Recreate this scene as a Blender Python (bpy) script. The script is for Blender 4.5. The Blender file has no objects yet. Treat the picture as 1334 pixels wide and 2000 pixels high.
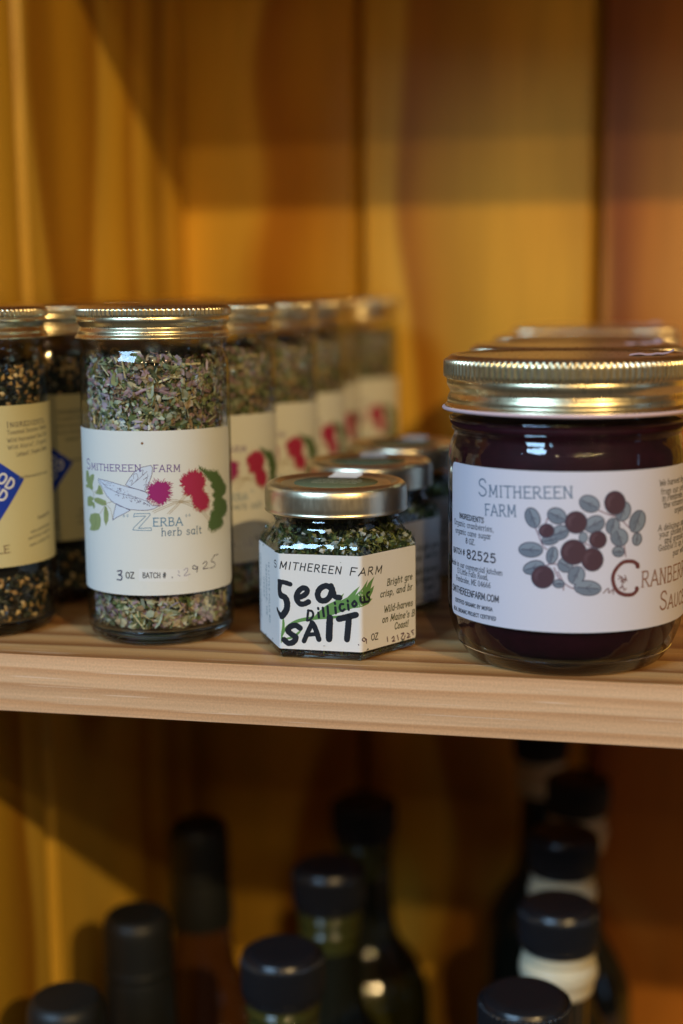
import bpy, bmesh, math, random
import numpy as np
from mathutils import Vector, Matrix
from mathutils.geometry import tessellate_polygon

# ------------------------------------------------------------------ camera, world, lamps
sc = bpy.context.scene
COL = sc.collection
F_PX, YAW, PITCH, ROLL = 2778.0, 0.21358, 0.15539, 0.00975
CAM = np.array([0.0, -0.41025, 0.11432])
_f = np.array([-math.sin(YAW)*math.cos(PITCH), math.cos(YAW)*math.cos(PITCH), -math.sin(PITCH)])
_r0 = np.array([math.cos(YAW), math.sin(YAW), 0.0]); _u0 = np.cross(_r0, _f)
_r = math.cos(ROLL)*_r0 - math.sin(ROLL)*_u0
_u = math.sin(ROLL)*_r0 + math.cos(ROLL)*_u0
cam = bpy.data.cameras.new('camera'); cam_o = bpy.data.objects.new('camera', cam); COL.objects.link(cam_o)
cam_o.matrix_world = Matrix(((_r[0], _u[0], -_f[0], CAM[0]), (_r[1], _u[1], -_f[1], CAM[1]), (_r[2], _u[2], -_f[2], CAM[2]), (0, 0, 0, 1)))
cam.sensor_fit = 'VERTICAL'; cam.sensor_height = 36; cam.sensor_width = 24; cam.lens = 50.0
cam.clip_start = 0.02; cam.clip_end = 20
cam.dof.use_dof = True; cam.dof.focus_distance = 0.440; cam.dof.aperture_fstop = 4.0
sc.camera = cam_o
w = bpy.data.worlds.new('World'); sc.world = w; w.use_nodes = True
w.node_tree.nodes['Background'].inputs[0].default_value = (0.46, 0.42, 0.38, 1)
w.node_tree.nodes['Background'].inputs[1].default_value = 0.09
sc.view_settings.view_transform = 'Standard'; sc.view_settings.look = 'None'
sc.view_settings.exposure = 0.0; sc.view_settings.gamma = 1.0
sc.cycles.use_denoising = True
sc.cycles.max_bounces = 10; sc.cycles.transparent_max_bounces = 32
sc.cycles.transmission_bounces = 10; sc.cycles.glossy_bounces = 6
sc.cycles.sample_clamp_indirect = 4.0

def lamp(name, kind, loc, power, color, aim=None, size=0.1, size_y=None, angle=None):
    l = bpy.data.lights.new(name, kind); l.energy = power; l.color = color
    o = bpy.data.objects.new(name, l); COL.objects.link(o); o.location = loc
    if kind == 'AREA':
        l.shape = 'RECTANGLE'; l.size = size; l.size_y = size_y or size
    else:
        l.shadow_soft_size = size
    if aim is not None:
        o.rotation_euler = (Vector(aim) - Vector(loc)).to_track_quat('-Z', 'Y').to_euler()
    return o
AIM = (-0.1, 0.1, 0.05)
lamp('ceiling_lamp', 'POINT', (2.35, -3.0, 2.15), 345, (1.0, 0.68, 0.30), size=0.025)
lamp('pendant_lamp', 'POINT', (0.9, -3.2, 1.96), 62, (1.0, 0.68, 0.30), size=0.022)
lamp('window_light', 'AREA', (-1.35, -2.35, 1.72), 84, (0.42, 0.69, 1.0), AIM, 1.3, 0.9)
lamp('window_light', 'AREA', (2.3, -0.55, 0.35), 0.7, (0.36, 0.62, 1.0), AIM, 0.2, 0.7)
for p in ((1.1, -2.0, 1.15), (1.3, -2.1, 1.05), (1.2, -2.3, 1.35), (1.45, -2.2, 1.2), (0.95, -2.2, 0.95), (-0.2, -1.8, 0.9), (0.2, -2.2, 1.05), (0.55, -2.0, 0.85)):
    lamp('string_bulb', 'POINT', p, 1.7, (1.0, 0.7, 0.36), size=0.022)

# ------------------------------------------------------------------ helpers
def lin(c): 
    c = c/255.0
    return c/12.92 if c <= 0.04045 else ((c+0.055)/1.055)**2.4
def rgb(r, g, b, k=1.0): return (min(1, lin(r)*k), min(1, lin(g)*k), min(1, lin(b)*k), 1.0)

def tag(o, label=None, cat=None, group=None, kind=None):
    if label: o['label'] = label
    if cat: o['category'] = cat
    if group: o['group'] = group
    if kind: o['kind'] = kind
    return o
def empty(name, loc, rz=0):
    o = bpy.data.objects.new(name, None); COL.objects.link(o); o.location = loc
    o.rotation_euler = (0, 0, rz); o.empty_display_size = 0.01
    return o
def mesh_obj(name, verts, faces, mat, parent=None, smooth=True, sharp=None):
    me = bpy.data.meshes.new(name)
    me.from_pydata([tuple(map(float, v)) for v in verts], [], [tuple(int(i) for i in f) for f in faces])
    if smooth: me.polygons.foreach_set('use_smooth', [True]*len(me.polygons))
    me.update()
    if sharp: me.set_sharp_from_angle(angle=math.radians(sharp))
    if mat: me.materials.append(mat)
    o = bpy.data.objects.new(name, me); COL.objects.link(o)
    if parent: o.parent = parent
    return o
def copy_tree(o, parent=None):
    c = o.copy(); COL.objects.link(c); c.parent = parent
    for ch in list(o.children): copy_tree(ch, c)
    return c

def lathe(prof, segs, mod=None, close=False):
    """prof: [(r, z[, modweight])]; mod(theta)->dr"""
    V, Fc = [], []; n = len(prof)
    for p in prof:
        for k in range(segs):
            t = 2*math.pi*k/segs; r = p[0]
            if mod and len(p) > 2: r += p[2]*mod(t)
            V.append((r*math.sin(t), -r*math.cos(t), p[1]))
    for i in range(n-1):
        for k in range(segs):
            k2 = (k+1) % segs
            Fc.append((i*segs+k, i*segs+k2, (i+1)*segs+k2, (i+1)*segs+k))
    if prof[0][0] > 1e-6 and close: Fc.append(tuple(reversed(range(segs))))
    if prof[-1][0] > 1e-6 and close: Fc.append(tuple(range((n-1)*segs, n*segs)))
    return V, Fc
def smooth_prof(pts, sub=4):
    """Catmull-Rom through profile points"""
    out = []
    P = [pts[0]] + list(pts) + [pts[-1]]
    for i in range(1, len(P)-2):
        p0, p1, p2, p3 = [np.array(P[i+k][:2]) for k in (-1, 0, 1, 2)]
        m1 = P[i][2] if len(P[i]) > 2 else 0; m2 = P[i+1][2] if len(P[i+1]) > 2 else 0
        for s in range(sub):
            t = s/sub
            q = 0.5*((2*p1)+(-p0+p2)*t+(2*p0-5*p1+4*p2-p3)*t*t+(-p0+3*p1-3*p2+p3)*t**3)
            out.append((max(q[0], 0), q[1], m1+(m2-m1)*t))
    out.append((pts[-1][0], pts[-1][1], pts[-1][2] if len(pts[-1]) > 2 else 0))
    return out

# ------------------------------------------------------------------ materials
def new_mat(name):
    m = bpy.data.materials.new(name); m.use_nodes = True
    nt = m.node_tree; b = nt.nodes['Principled BSDF']
    return m, nt, b
def nd(nt, t, **kw):
    n = nt.nodes.new(t)
    for k, v in kw.items(): setattr(n, k, v)
    return n
def plain(name, col, rough=0.5, metal=0.0, spec=0.5, bump=0.0, bscale=400.0, var=0.0, coat=0.0):
    m, nt, b = new_mat(name)
    b.inputs['Base Color'].default_value = col; b.inputs['Roughness'].default_value = rough
    b.inputs['Metallic'].default_value = metal; b.inputs['Specular IOR Level'].default_value = spec
    b.inputs['Coat Weight'].default_value = coat
    if bump or var:
        tc = nd(nt, 'ShaderNodeTexCoord'); nz = nd(nt, 'ShaderNodeTexNoise')
        nz.inputs['Scale'].default_value = bscale; nz.inputs['Detail'].default_value = 4
        nt.links.new(tc.outputs['Object'], nz.inputs['Vector'])
        if bump:
            bp = nd(nt, 'ShaderNodeBump'); bp.inputs['Strength'].default_value = bump; bp.inputs['Distance'].default_value = 0.0004
            nt.links.new(nz.outputs['Fac'], bp.inputs['Height']); nt.links.new(bp.outputs[0], b.inputs['Normal'])
        if var:
            mr = nd(nt, 'ShaderNodeMapRange'); mr.inputs['To Min'].default_value = 1-var; mr.inputs['To Max'].default_value = 1+var
            mx = nd(nt, 'ShaderNodeMix', data_type='RGBA', blend_type='MULTIPLY'); mx.inputs['Factor'].default_value = 1
            mx.inputs[6].default_value = col
            nt.links.new(nz.outputs['Fac'], mr.inputs['Value']); nt.links.new(mr.outputs[0], mx.inputs[7]); nt.links.new(mx.outputs[2], b.inputs['Base Color'])
    return m

def wood(name, light, mid, dark, axis, centre, spacing, rough=0.45, contrast=1.0, streak=0.35, pores=False, warp_amp=0.028, wob=0.004):
    """Solid pine: growth rings about a pith line along `axis`, stretched grain noise, fine fibre relief."""
    m, nt, b = new_mat(name); L = nt.links
    tc = nd(nt, 'ShaderNodeTexCoord'); oi = nd(nt, 'ShaderNodeObjectInfo')
    off = nd(nt, 'ShaderNodeVectorMath', operation='SCALE'); off.inputs[0].default_value = (3.1, 5.3, 7.7)
    L.new(oi.outputs['Random'], off.inputs['Scale'])
    vec = tc.outputs['Object']
    # warp noise, long along the axis
    def stretched(scale_across, scale_along, detail=3.0):
        mp = nd(nt, 'ShaderNodeVectorMath', operation='MULTIPLY')
        s = [scale_across]*3; s[axis] = scale_along; mp.inputs[1].default_value = s
        ad = nd(nt, 'ShaderNodeVectorMath', operation='ADD')
        L.new(vec, mp.inputs[0]); L.new(mp.outputs[0], ad.inputs[0]); L.new(off.outputs[0], ad.inputs[1])
        nz = nd(nt, 'ShaderNodeTexNoise'); nz.inputs['Scale'].default_value = 1.0; nz.inputs['Detail'].default_value = detail
        L.new(ad.outputs[0], nz.inputs['Vector']); return nz
    warp = stretched(14, 3.2, 2) if pores else stretched(9, 4.5, 1); fine = stretched(900, 18, 3); mid_n = stretched(70 if pores else 26, 2.2 if pores else 3.5, 2)
    # ring radius
    sub = nd(nt, 'ShaderNodeVectorMath', operation='SUBTRACT'); sub.inputs[1].default_value = centre
    flat = nd(nt, 'ShaderNodeVectorMath', operation='MULTIPLY'); msk = [1, 1, 1]; msk[axis] = 0; flat.inputs[1].default_value = msk
    ln = nd(nt, 'ShaderNodeVectorMath', operation='LENGTH')
    L.new(vec, sub.inputs[0]); L.new(sub.outputs[0], flat.inputs[0]); L.new(flat.outputs[0], ln.inputs[0])
    wa = nd(nt, 'ShaderNodeMath', operation='MULTIPLY_ADD'); wa.inputs[1].default_value = warp_amp
    L.new(warp.outputs['Fac'], wa.inputs[0]); L.new(ln.outputs['Value'], wa.inputs[2])
    ad2 = nd(nt, 'ShaderNodeMath', operation='MULTIPLY_ADD'); ad2.inputs[1].default_value = wob
    L.new(mid_n.outputs['Fac'], ad2.inputs[0]); L.new(wa.outputs[0], ad2.inputs[2])
    sn = nd(nt, 'ShaderNodeMath', operation='MULTIPLY'); sn.inputs[1].default_value = 1.0/spacing
    fr = nd(nt, 'ShaderNodeMath', operation='FRACT'); L.new(ad2.outputs[0], sn.inputs[0]); L.new(sn.outputs[0], fr.inputs[0])
    rp = nd(nt, 'ShaderNodeValToRGB'); e = rp.color_ramp.elements
    e[0].position = 0.0; e[0].color = light; e[1].position = 1.0; e[1].color = light
    a = rp.color_ramp.elements.new(0.45); a.color = mid
    a = rp.color_ramp.elements.new(0.80); a.color = dark
    a = rp.color_ramp.elements.new(0.90); a.color = dark
    L.new(fr.outputs[0], rp.inputs['Fac'])
    mixc = nd(nt, 'ShaderNodeMix', data_type='RGBA'); mixc.inputs['Factor'].default_value = contrast
    mixc.inputs[6].default_value = mid; L.new(rp.outputs['Color'], mixc.inputs[7])
    # broad streaks and per-board tone
    mr = nd(nt, 'ShaderNodeMapRange'); mr.inputs['From Min'].default_value = 0.3; mr.inputs['From Max'].default_value = 0.7
    mr.inputs['To Min'].default_value = 1-streak; mr.inputs['To Max'].default_value = 1+streak*0.4
    L.new(mid_n.outputs['Fac'], mr.inputs['Value'])
    mr2 = nd(nt, 'ShaderNodeMapRange'); mr2.inputs['From Min'].default_value = 0.3; mr2.inputs['From Max'].default_value = 0.7
    mr2.inputs['To Min'].default_value = 0.90; mr2.inputs['To Max'].default_value = 1.08
    L.new(fine.outputs['Fac'], mr2.inputs['Value'])
    mu = nd(nt, 'ShaderNodeMath', operation='MULTIPLY'); L.new(mr.outputs[0], mu.inputs[0]); L.new(mr2.outputs[0], mu.inputs[1])
    mx = nd(nt, 'ShaderNodeMix', data_type='RGBA', blend_type='MULTIPLY'); mx.inputs['Factor'].default_value = 1
    L.new(mixc.outputs[2], mx.inputs[6]); L.new(mu.outputs[0], mx.inputs[7])
    colout = mx.outputs[2]
    sp = nd(nt, 'ShaderNodeTexNoise'); sp.inputs['Scale'].default_value = 1500; sp.inputs['Detail'].default_value = 2; L.new(vec, sp.inputs['Vector'])
    spr = nd(nt, 'ShaderNodeMapRange'); spr.inputs['From Min'].default_value = 0.3; spr.inputs['From Max'].default_value = 0.7; spr.inputs['To Min'].default_value = 0.90; spr.inputs['To Max'].default_value = 1.07
    L.new(sp.outputs['Fac'], spr.inputs['Value'])
    mxs = nd(nt, 'ShaderNodeMix', data_type='RGBA', blend_type='MULTIPLY'); mxs.inputs['Factor'].default_value = 1
    L.new(colout, mxs.inputs[6]); L.new(spr.outputs[0], mxs.inputs[7]); colout = mxs.outputs[2]
    if pores:   # short pale resin flecks along the grain
        po = stretched(1500, 30, 0)
        th = nd(nt, 'ShaderNodeMapRange'); th.inputs['From Min'].default_value = 0.735; th.inputs['From Max'].default_value = 0.79; th.inputs['To Max'].default_value = 0.45
        L.new(po.outputs['Fac'], th.inputs['Value'])
        m3 = nd(nt, 'ShaderNodeMix', data_type='RGBA'); L.new(th.outputs[0], m3.inputs['Factor'])
        L.new(colout, m3.inputs[6]); m3.inputs[7].default_value = (0.85, 0.66, 0.48, 1); colout = m3.outputs[2]
    L.new(colout, b.inputs['Base Color'])
    b.inputs['Roughness'].default_value = rough; b.inputs['Specular IOR Level'].default_value = 0.35
    bp = nd(nt, 'ShaderNodeBump'); bp.inputs['Strength'].default_value = 0.25; bp.inputs['Distance'].default_value = 0.0003
    L.new(fine.outputs['Fac'], bp.inputs['Height']); L.new(bp.outputs[0], b.inputs['Normal'])
    return m

def thin_glass(name, tint=(0.96, 0.98, 0.97, 1), edge=(0.30, 0.34, 0.33, 1), rough=0.015, bump=0.0, refl=1.0):
    """Jar wall: mirror reflection by Fresnel over clear transmission, absorbing more where the path through the wall is long."""
    m, nt, b = new_mat(name); L = nt.links; nt.nodes.remove(b)
    out = nt.nodes['Material Output']
    lw = nd(nt, 'ShaderNodeLayerWeight'); lw.inputs['Blend'].default_value = 0.5
    p5 = nd(nt, 'ShaderNodeMath', operation='POWER'); p5.inputs[1].default_value = 4.0
    ma = nd(nt, 'ShaderNodeMath', operation='MULTIPLY_ADD'); ma.inputs[1].default_value = 0.80*refl; ma.inputs[2].default_value = 0.06*refl
    p3 = nd(nt, 'ShaderNodeMath', operation='POWER'); p3.inputs[1].default_value = 5.0
    L.new(lw.outputs['Facing'], p5.inputs[0]); L.new(p5.outputs[0], ma.inputs[0]); L.new(lw.outputs['Facing'], p3.inputs[0])
    mc = nd(nt, 'ShaderNodeMix', data_type='RGBA'); L.new(p3.outputs[0], mc.inputs['Factor']); mc.inputs[6].default_value = tint; mc.inputs[7].default_value = edge
    tr = nd(nt, 'ShaderNodeBsdfTransparent'); L.new(mc.outputs[2], tr.inputs['Color'])
    gl = nd(nt, 'ShaderNodeBsdfGlossy'); gl.inputs['Roughness'].default_value = rough
    ms = nd(nt, 'ShaderNodeMixShader'); L.new(ma.outputs[0], ms.inputs['Fac']); L.new(tr.outputs[0], ms.inputs[1]); L.new(gl.outputs[0], ms.inputs[2])
    L.new(ms.outputs[0], out.inputs['Surface'])
    if bump:
        tc = nd(nt, 'ShaderNodeTexCoord'); nz = nd(nt, 'ShaderNodeTexNoise'); nz.inputs['Scale'].default_value = 130; nz.inputs['Detail'].default_value = 2
        L.new(tc.outputs['Object'], nz.inputs['Vector'])
        bp = nd(nt, 'ShaderNodeBump'); bp.inputs['Strength'].default_value = bump; bp.inputs['Distance'].default_value = 0.002
        L.new(nz.outputs['Fac'], bp.inputs['Height']); L.new(bp.outputs[0], gl.inputs['Normal'])
    return m
def solid_glass(name, col, rough=0.02):
    m, nt, b = new_mat(name)
    b.inputs['Base Color'].default_value = col; b.inputs['Roughness'].default_value = rough
    b.inputs['Transmission Weight'].default_value = 1.0; b.inputs['IOR'].default_value = 1.5
    return m
def vcol_mat(name, rough=0.75, spec=0.3):
    m, nt, b = new_mat(name)
    a = nd(nt, 'ShaderNodeVertexColor'); a.layer_name = 'tint'
    nt.links.new(a.outputs['Color'], b.inputs['Base Color']); b.inputs['Roughness'].default_value = rough; b.inputs['Specular IOR Level'].default_value = spec
    return m
def metal(name, col, rough, brushed=0.0):
    m, nt, b = new_mat(name); L = nt.links
    b.inputs['Base Color'].default_value = col; b.inputs['Metallic'].default_value = 1.0; b.inputs['Roughness'].default_value = rough
    tc = nd(nt, 'ShaderNodeTexCoord'); mp = nd(nt, 'ShaderNodeVectorMath', operation='MULTIPLY'); mp.inputs[1].default_value = (900, 900, 260)
    nz = nd(nt, 'ShaderNodeTexNoise'); nz.inputs['Scale'].default_value = 1; nz.inputs['Detail'].default_value = 3
    L.new(tc.outputs['Object'], mp.inputs[0]); L.new(mp.outputs[0], nz.inputs['Vector'])
    mr = nd(nt, 'ShaderNodeMapRange'); mr.inputs['To Min'].default_value = rough-0.05; mr.inputs['To Max'].default_value = rough+0.10
    L.new(nz.outputs['Fac'], mr.inputs['Value']); L.new(mr.outputs[0], b.inputs['Roughness'])
    if brushed:
        bp = nd(nt, 'ShaderNodeBump'); bp.inputs['Strength'].default_value = brushed; bp.inputs['Distance'].default_value = 0.0002
        L.new(nz.outputs['Fac'], bp.inputs['Height']); L.new(bp.outputs[0], b.inputs['Normal'])
    return m

M = {}
M['wall_pine'] = wood('wall pine', rgb(240, 192, 76), rgb(230, 176, 54), rgb(178, 112, 26), 2, (0.05, 0.11, 0), 0.040, 0.42, 0.85, 0.26, False, 0.06)
M['wall_pine_red'] = wood('wall pine, reddish board', rgb(206, 140, 60), rgb(192, 120, 42), rgb(132, 66, 20), 2, (0.03, 0.10, 0), 0.034, 0.42, 0.85, 0.28, False, 0.06)
M['side_pine'] = wood('side wall pine', rgb(236, 192, 78), rgb(224, 176, 56), rgb(174, 116, 28), 2, (-0.05, 0.07, 0), 0.034, 0.42, 0.85, 0.26, False, 0.045)
M['shelf_pine'] = wood('shelf pine', rgb(230, 190, 148), rgb(220, 174, 130), rgb(194, 140, 92), 0, (0.0, 0.010, -0.062), 0.0052, 0.5, 0.6, 0.14, True, 0.0062, 0.0018)
M['shelf_top'] = wood('oiled shelf top', rgb(206, 162, 108), rgb(192, 144, 90), rgb(140, 88, 46), 0, (0.0, 0.060, -0.030), 0.0105, 0.42, 0.85, 0.22, True, 0.010, 0.0035)  # darker than the front: aged oiled finish, plus some shade put into the colour
M['gold'] = metal('gold lid metal', (0.90, 0.78, 0.50, 1), 0.27, 0.06)
M['silver_gold'] = metal('brushed lid metal', (0.88, 0.76, 0.53, 1), 0.31, 0.12)
M['glass'] = thin_glass('clear jar glass', bump=0.10)
M['glass_sauce'] = thin_glass('sauce jar glass', tint=(0.97, 0.97, 0.98, 1), edge=(0.35, 0.33, 0.36, 1), bump=0.22, refl=1.1)
M['glass_hex'] = thin_glass('faceted jar glass', tint=(0.93, 0.97, 0.97, 1), edge=(0.30, 0.38, 0.38, 1), bump=0.3, refl=1.25)
M['glass_base'] = solid_glass('thick glass base', (0.82, 0.9, 0.86, 1))
M['shrink'] = thin_glass('clear shrink band', tint=(0.9, 0.9, 0.88, 1), edge=(0.5, 0.5, 0.48, 1), rough=0.12, bump=0.8)
M['paper'] = plain('matte label paper', rgb(220, 222, 216), 0.62, 0, 0.35, 0.06, 1600, 0.02)
M['paper_hex'] = plain('label paper warm', rgb(226, 225, 222), 0.62, 0, 0.35, 0.06, 1600, 0.02)
M['paper_sauce'] = plain('label paper lilac white', rgb(214, 212, 224), 0.55, 0, 0.4, 0.06, 1600, 0.02)
M['paper_kraft'] = plain('label paper yellow cream', rgb(206, 194, 142), 0.65, 0, 0.3, 0.06, 1600, 0.03)
M['herbs'] = vcol_mat('dried herbs'); M['seeds'] = vcol_mat('sesame and seaweed', 0.5, 0.5)
M['core'] = plain('herb mass', rgb(62, 62, 42), 0.9, var=0.5, bscale=900)
M['core_seed'] = plain('dark seaweed mass', rgb(24, 24, 20), 0.9, var=0.5, bscale=900)
M['sauce'] = plain('cranberry sauce', (0.020, 0.0024, 0.0058, 1), 0.6, 0, 0.12, 0.25, 220, 0.6)
M['pink_ring'] = plain('pale pink seal', rgb(214, 186, 190), 0.5)
M['white_tab'] = plain('white paper tab', rgb(238, 236, 230), 0.6)
M['green_dot'] = plain('green round sticker', rgb(92, 98, 68), 0.6)
M['cap'] = plain('black cap plastic', (0.010, 0.011, 0.014, 1), 0.24, 0, 0.5, 0.15, 1500)
M['capsule'] = plain('black foil capsule', (0.010, 0.011, 0.010, 1), 0.45, 0, 0.4, 0.1, 300)
M['cream'] = plain('cream plastic collar', rgb(204, 196, 168), 0.35, 0, 0.5)
M['green_glass'] = plain('dark olive glass', (0.040, 0.042, 0.010, 1), 0.08, 0, 0.6)
M['dark_glass'] = plain('black green glass', (0.010, 0.011, 0.007, 1), 0.08, 0, 0.6)
M['amber_glass'] = plain('amber glass', (0.06, 0.022, 0.005, 1), 0.08, 0, 0.6)
M['grey_glass'] = plain('grey clear glass bottle', (0.035, 0.034, 0.03, 1), 0.06, 0, 0.6)
_inks = {}
def ink(r, g, b, k=1.2):
    key = (r, g, b)
    if key not in _inks: _inks[key] = plain('ink %d %d %d' % key, rgb(r, g, b, k), 0.6, 0, 0.3)
    return _inks[key]

# ------------------------------------------------------------------ cabinet: boards of the setting
WALL_Y, WALL_X = 0.350, -0.251
def board(name, parent, x0, x1, z0, z1, depth, ch, mat, plain_end=None):
    """vertical plank lying in local x, front face towards -y, chamfered long edges"""
    c0 = 0.0002 if plain_end == 0 else ch; c1 = 0.0002 if plain_end == 1 else ch
    prof = [(x0, depth), (x0, c0*1.9), (x0+c0, 0), (x1-c1, 0), (x1, c1*1.9), (x1, depth)]
    V = [(x, y, z0) for x, y in prof] + [(x, y, z1) for x, y in prof]; n = 6
    Fc = [(i, (i+1) % n, n+(i+1) % n, n+i) for i in range(n)] + [tuple(reversed(range(n))), tuple(range(n, 2*n))]
    cx = (x0+x1)/2
    V = [(x-cx, y, z) for x, y, z in V]
    o = mesh_obj(name, V, Fc, mat, parent, smooth=False); o.location = (cx, 0, 0)
    return o
def box(name, lo, hi, mat, parent=None, bev=0.0):
    bm = bmesh.new(); bmesh.ops.create_cube(bm, size=1)
    c = [(a+b)/2 for a, b in zip(lo, hi)]; d = [b-a for a, b in zip(lo, hi)]
    for v in bm.verts: v.co = Vector((v.co[i]*d[i]+c[i] for i in range(3)))
    if bev: bmesh.ops.bevel(bm, geom=list(bm.edges), offset=bev, segments=3, profile=0.6, affect='EDGES')
    me = bpy.data.meshes.new(name); bm.to_mesh(me); bm.free()
    me.polygons.foreach_set('use_smooth', [True]*len(me.polygons)); me.set_sharp_from_angle(angle=math.radians(35))
    me.materials.append(mat)
    o = bpy.data.objects.new(name, me); COL.objects.link(o)
    if parent: o.parent = parent
    return o
back = box('back_wall', (-0.27, WALL_Y+0.0185, -0.45), (0.60, WALL_Y+0.030, 0.46), M['wall_pine']); tag(back, kind='structure')
seams = [-0.2600, -0.1538, -0.0284, 0.0965, 0.2215, 0.3465, 0.4715]
holder = back
for a, b_ in zip(seams[:-1], seams[1:]):
    o = board('plank', back, a+0.0013, b_-0.0013, -0.44, 0.45, 0.018, 0.0028, M[{2: 'wall_pine_red'}.get(seams.index(a), 'wall_pine')]); o.location.y = WALL_Y
side = box('side_wall', (WALL_X-0.030, -0.002, -0.45), (WALL_X-0.0185, 0.349, 0.46), M['side_pine']); tag(side, kind='structure')
sseams = [-0.002, 0.141, 0.3506]
for a, b_ in zip(sseams[:-1], sseams[1:]):
    o = board('plank', side, a+0.0009, b_-0.0009, -0.44, 0.45, 0.018, 0.0045, M['side_pine'], 1 if b_ > 0.3 else None)
    o.rotation_euler = (0, 0, math.pi/2); o.location = (WALL_X, (a+b_)/2, 0)
SHX0 = WALL_X+0.0006
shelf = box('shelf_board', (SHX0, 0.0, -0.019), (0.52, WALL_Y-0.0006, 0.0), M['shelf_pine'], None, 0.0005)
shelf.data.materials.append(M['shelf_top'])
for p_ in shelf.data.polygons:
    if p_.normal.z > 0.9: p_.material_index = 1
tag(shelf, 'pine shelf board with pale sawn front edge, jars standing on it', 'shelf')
up = box('upper_shelf', (SHX0, 0.0, 0.365), (0.52, WALL_Y-0.0006, 0.384), M['shelf_pine'], None, 0.0011); tag(up, kind='structure')
dn = box('lower_shelf', (SHX0, 0.0, -0.429), (0.52, WALL_Y-0.0006, -0.410), M['shelf_pine'], None, 0.0011); tag(dn, kind='structure')

# ------------------------------------------------------------------ label surfaces (mm in s,z -> metres in space)
def ray_of(x, y): return _f + _r*((x-667)/F_PX) + _u*((1000-y)/F_PX)
class Cyl:
    def __init__(s, cx, cy, R, rot=0.0): s.c = np.array([cx, cy]); s.R = R; s.rot = rot
    def map(s, a, z, off):
        t = a*0.001/s.R; r = s.R+off*0.001
        return (r*math.sin(t), -r*math.cos(t), z*0.001)
    def un(s, px, py):
        d = ray_of(px, py); o = CAM[:2]-s.c
        A = d[:2]@d[:2]; B = 2*(o@d[:2]); Cc = o@o-s.R**2; D = B*B-4*A*Cc
        if D < 0: D = 0
        t = (-B-math.sqrt(D))/(2*A); p = o+t*d[:2]; z = CAM[2]+t*d[2]
        return np.array([math.atan2(p[0], -p[1])*s.R*1000, z*1000])
class Hex:
    def __init__(s, cx, cy, side, rot, rho=1.4):
        s.c = np.array([cx, cy]); s.a = side*1000; s.rot = rot; s.rho = rho; s.ap = s.a*math.sqrt(3)/2
        s.cut = rho*math.tan(math.radians(30))
    def map(s, q, z, off):
        a = s.a; k = math.floor((q+a/2)/a); t = q-k*a      # face index, -a/2..a/2
        ang = math.radians(60)*k; h = a/2-s.cut
        if abs(t) <= h: n = ang; p = np.array([t, -(s.ap+off)])
        else:
            sg = 1 if t > 0 else -1; ph = (abs(t)-h)/s.cut*math.radians(30)
            p = np.array([sg*(h+(s.rho+off)*math.sin(ph)), -(s.ap-s.rho+(s.rho+off)*math.cos(ph))])
        c, si = math.cos(ang), math.sin(ang)
        return ((p[0]*c-p[1]*si)*0.001, (p[0]*si+p[1]*c)*0.001, z*0.001)
    def un(s, px, py):
        d = ray_of(px, py); best = None
        for k in (-1, 0, 1):
            ang = math.radians(60)*k+s.rot; n = np.array([math.sin(ang), -math.cos(ang)]); tv = np.array([math.cos(ang), math.sin(ang)])
            o = CAM[:2]-s.c; den = d[:2]@n
            if den >= 0: continue
            t = (s.ap*0.001-o@n)/den; p = o+t*d[:2]; u_ = (p@tv)*1000
            ex = max(0, abs(u_)-s.a/2)
            if best is None or ex < best[0]: best = (ex, k*s.a+u_, (CAM[2]+t*d[2])*1000)
        return np.array(best[1:])

def label_sheet(name, S, s0, s1, z0, z1, rc, mat, parent, off=0.08):
    """paper label with rounded corners, real thickness"""
    n = max(8, int((s1-s0)/0.6)); xs = list(np.linspace(s0, s1, n+1))
    for k in range(1, 7): xs += [s0+rc*(1-math.cos(k/6*math.pi/2)), s1-rc*(1-math.cos(k/6*math.pi/2))]
    xs = sorted(set(round(x, 5) for x in xs)); V, Fc = [], []
    for x in xs:
        e = min(x-s0, s1-x); ins = 0 if e >= rc else rc-math.sqrt(max(0, rc*rc-(rc-e)**2))
        a, b_ = z0+ins, z1-ins
        V += [S.map(x, a, 0.002), S.map(x, a, off), S.map(x, b_, off), S.map(x, b_, 0.002)]
    for i in range(len(xs)-1):
        p = 4*i; q = p+4
        for k in range(3): Fc.append((p+k, q+k, q+k+1, p+k+1))
    Fc.append((0, 1, 2, 3)); e = 4*(len(xs)-1); Fc.append((e+3, e+2, e+1, e))
    return mesh_obj(name, V, Fc, mat, parent, True, 40)

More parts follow.
